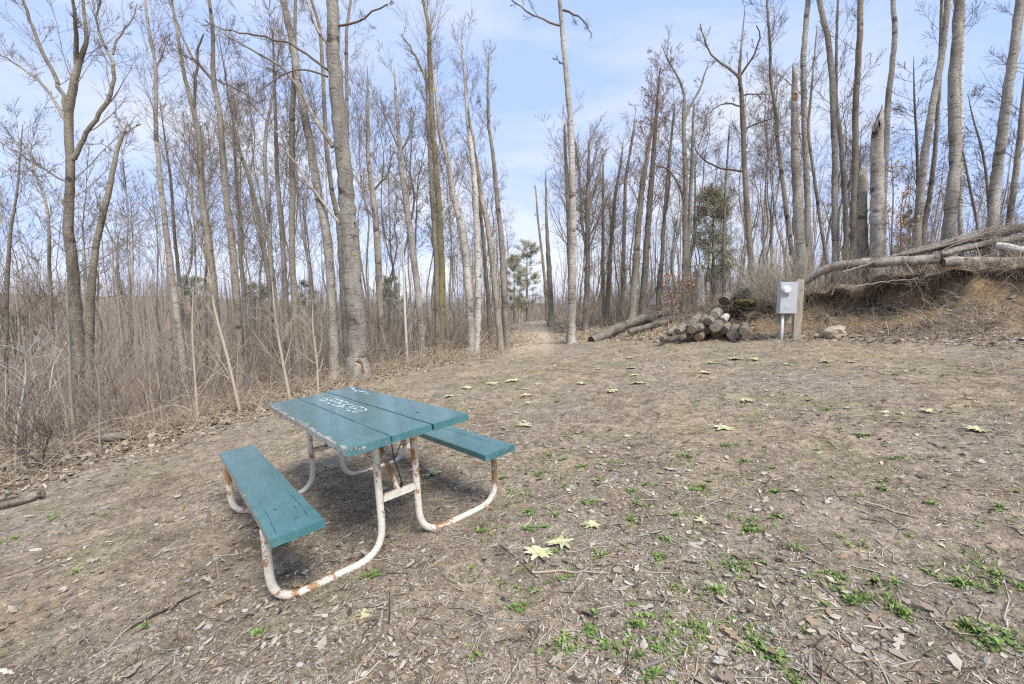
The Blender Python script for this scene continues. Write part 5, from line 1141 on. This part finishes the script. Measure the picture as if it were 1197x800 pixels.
# ------------------------------------------------------------ mullein rosettes
def rosette(n=9, r=.11, big=1):
    mb = MB()
    for k in range(n):
        az = 2*math.pi*k/n+rng.uniform(-.3, .3); le = r*rng.uniform(.35, 1.2); wd = r*rng.uniform(.12, .24); el0 = rng.uniform(.05, .7)
        d = np.array([math.cos(az), math.sin(az), 0]); s = np.array([-math.sin(az), math.cos(az), 0]); m_ = 7; V = []
        for i in range(m_):
            t = i/(m_-1); w_ = wd*math.sin(math.pi*min(1, .12+t*.9))**.7*(.35 if i == m_-1 else 1); h = le*(math.sin(el0)*t-.55*t*t*el0+.03*math.sin(t*9+k))+.008
            for q in (-1, 0, 1): V.append(d*le*t+s*(w_*q+le*.18*t*t*math.sin(k*7))+np.array([0, 0, h+abs(q)*w_*rng.uniform(-.1, .6)]))
        Q = [[i*3+q, i*3+q+1, (i+1)*3+q+1, (i+1)*3+q] for i in range(m_-1) for q in (0, 1)]
        g = rng.uniform(0, 1); c = np.array([.46,.48,.23])*(1-g)+np.array([.68,.62,.38])*g
        mb.add(V, Q, None, c*rng.uniform(.7, 1.12))
    return mb.mesh('rosette', M_LEAF, True)
RM = [rosette(int(rng.integers(13, 20))) for _ in range(6)]
ROS = [(631,645,1.15,'largest pale green mullein right of the table, lower of the close pair'), (656,632,1.1,'pale mullein right of the table, upper of the close pair'), (692,612,.85,'mullein just up and right of the close pair'), (427,716,.6,'small mullein in front of the table leg'),
 (820,604,.7,'yellow green mullein alone in the middle of the foreground dirt'), (1143,502,1.0,'brightest straw coloured mullein at right of the clearing'), (848,498,1.0,'wide flattened mullein near the clearing centre'), (1087,479,.7,'thin yellow mullein left of the brightest right one'),
 (966,420,.9,'tall yellow green mullein nearest in front of the meter post'), (995,420,.6,'small mullein right of the one before meter post'), (920,424,.6,'small mullein left of the one before meter post'), (600,443,1.0,'bright mullein above the right bench, nearest to the trail line'), (577,447,.9,'mullein left of the bright one above the bench'),
 (612,494,.9,'mullein right beside the tabletop corner'), (616,460,.8,'mullein midway between tabletop corner and trail, upper'), (618,468,.55,'small mullein just under the midway one'), (630,447,.7,'small mullein right of the bright one above the bench'), (680,447,.7,'low mullein straight before the tall lone trunk'),
 (715,455,.8,'star shaped mullein right of lone trunk line'), (735,416,.7,'mullein left of the log pile front'), (738,428,.75,'upper of three mulleins stacked before the log pile'), (742,437,.7,'middle of three mulleins stacked before the log pile'), (746,446,.85,'lower of three mulleins stacked before the log pile'),
 (825,434,.85,'mullein below the log pile centre'), (860,417,.9,'flat yellow mullein right below the log pile'), (884,418,.8,'mullein between the log pile and meter post'), (832,422,.7,'mullein close below the log pile'), (872,466,.9,'long flat mullein at the mid clearing'),
 (505,552,1.0,'mullein under the table between its legs'), (487,547,.7,'mullein seen through the table frame, left one'), (545,452,.8,'yellow mullein right of the tabletop far edge'), (525,462,.8,'straw mullein touching the tabletop edge behind'), (733,509,.5,'tiny mullein in the mid clearing dirt'), (700,428,.5,'tiny mullein beside the lone pale trunk foot')]
for k, (px, py, s, lb) in enumerate(ROS):
    x, y, z = ground_hit(px, py+3); o = link('mullein', RM[k % 6]); o.location = (x, y, z+.004); o.rotation_euler = (0, 0, rng.uniform(0, 6.28)); q = s*(np.interp(y, [1.5, 2.6, 4, 7, 11], [.65, .70, 1.0, 1.35, 1.55])); o.scale = (q, q, q*rng.uniform(.35, .75)); tag(o, lb, 'mullein', 'mullein rosettes on the clearing')
# ------------------------------------------------------------ sticks and stalks
def stick(name, label, cat, scr, r, colr, lift=.006, upr=None, twigs=0):
    if upr is None:
        P = []
        for px, py in scr: x, y, z = ground_hit(px, py); P.append((x, y, z+lift))
    else:
        x, y, z = ground_hit(*scr[0]); P = [(x, y, z-.01)]+[tuple(at(px, py, y+.02*k)) for k, (px, py) in enumerate(scr[1:])]
    P = np.array(P, float); c0 = P[0].copy(); P2, R2 = resample(P-c0, np.linspace(r, r*.45, len(P)), .03); P2[1:-1] += rng.normal(size=P2[1:-1].shape)*r*.35
    mb = MB(); V, Q = tubes(P2[None], R2[None], 7, .1); mb.add(V, Q, None, colr)
    if twigs: p2, r2 = grow(P2[None], R2[None], twigs, .3, 1, -.22, 40, .1, .1, 4, .6, .4, .001); V, Q = tubes(p2, r2, 3); mb.add(V, Q, None, colr)
    o = link(name, mb.mesh(name, M_STEM)); o.location = c0; tag(o, label, cat)
stick('stick', 'black wet stick on the dirt left of the front table leg', 'stick', [(153,737),(180,722),(205,708),(236,694)], .007, (.05,.042,.038), .008, None, 3)
stick('stick', 'pale straight stick lying right of the table', 'stick', [(622,671),(660,670),(712,673)], .006, (.42,.35,.27), .008, None, 2)
stick('stalk', 'dark thin stalk standing in front of the table', 'stalk', [(454,732),(456,710),(455,690)], .004, (.10,.055,.05), upr=1)
stick('stalk', 'thin pale stalk standing before the left bench end', 'stalk', [(259,692),(254,665),(250,640),(247,600)], .003, (.36,.28,.2), upr=1)
stick('stalk', 'dead brown stalk leaning at the bottom right', 'stalk', [(962,792),(972,770),(982,748)], .004, (.22,.15,.10), upr=1)
stick('stick', 'short dark stick near the bottom right stalk', 'stick', [(945,760),(955,757),(966,747)], .004, (.09,.07,.06))
stick('stick', 'brown twig lying in the dirt before the far table leg', 'stick', [(585,640),(610,660),(627,676)], .005, (.11,.08,.065), .006, None, 3)
stick('stick', 'curved grey stick on the left gravel', 'stick', [(28,690),(42,672),(75,657)], .005, (.30,.25,.20))
stick('stick', 'long straight twig on the left foreground', 'stick', [(0,677),(30,667),(60,650)], .005, (.16,.13,.11))
stick('stick', 'pale split stick at right of the clearing', 'stick', [(1010,590),(1040,598),(1075,607)], .007, (.42,.34,.26), .01, None, 2)
stick('stick', 'grey broken stick among the weeds at bottom right', 'stick', [(748,787),(775,776),(795,770)], .008, (.20,.17,.145), .01, None, 2)
stick('stick', 'thin straw stalk lying along the bottom right', 'stick', [(985,742),(1015,768),(1050,800)], .0035, (.50,.42,.31))
stick('stalk', 'long bleached grass stalk leaning down from the bank, left one', 'stalk', [(1024,430),(1012,415),(1001,398)], .005, (.62,.52,.38), upr=1)
stick('stalk', 'long bleached grass stalk leaning down from the bank, right one', 'stalk', [(1165,437),(1157,418),(1149,402)], .005, (.62,.52,.38), upr=1)

# dead branches tangled over the bank logs
for lb, pts, r in [('thin dead branch crossing above the long crest log', [(985,318),(1040,300),(1100,288),(1160,270)], .013), ('curved dead branch over the broken joint of the crest logs', [(1075,318),(1095,296),(1125,282),(1170,276)], .011),
                   ('bleached branch hanging down the bank face', [(1055,300),(1068,325),(1082,350),(1075,372)], .010), ('forked twiggy branch lying under the white birch log', [(1120,312),(1150,300),(1180,292),(1215,290)], .012),
                   ('thin stick standing against the crest log near the post', [(972,345),(985,322),(1001,300)], .009), ('grey dead branch resting on the upper slanting log', [(1100,286),(1140,270),(1180,262),(1220,246)], .012),
                   ('brown branch lying along the top of the bank edge', [(1000,335),(1040,328),(1090,326),(1130,330)], .010)]:
    yy = 7.75 if pts[0][1] > 290 else 7.9
    P = np.array([at(px, py, yy-.12*k) for k, (px, py) in enumerate(pts)]); c0 = P[0].copy(); P2, R2 = resample(P-c0, np.linspace(r, r*.4, len(P)), .06); P2[1:-1] += rng.normal(size=P2[1:-1].shape)*.008
    mb = MB(); V, Q = tubes(P2[None], R2[None], 6, .1); mb.add(V, Q, None, (.34,.29,.23)); p2, r2 = grow(P2[None], R2[None], 9, .2, 1, -.4, 45, .1, .15, 5, .6, .4, .003); V, Q = tubes(p2, r2, 4); mb.add(V, Q, None, (.30,.25,.20))
    p3, r3 = grow(p2, r2, 5, .2, 1, -.5, 45, .1, .15, 4, .6, .5, .002); V, Q = tubes(p3, r3, 3); mb.add(V, Q, None, (.28,.23,.185))
    o = link('fallen_branch', mb.mesh('fallen_branch', M_STEM)); o.location = c0; tag(o, lb, 'branch')
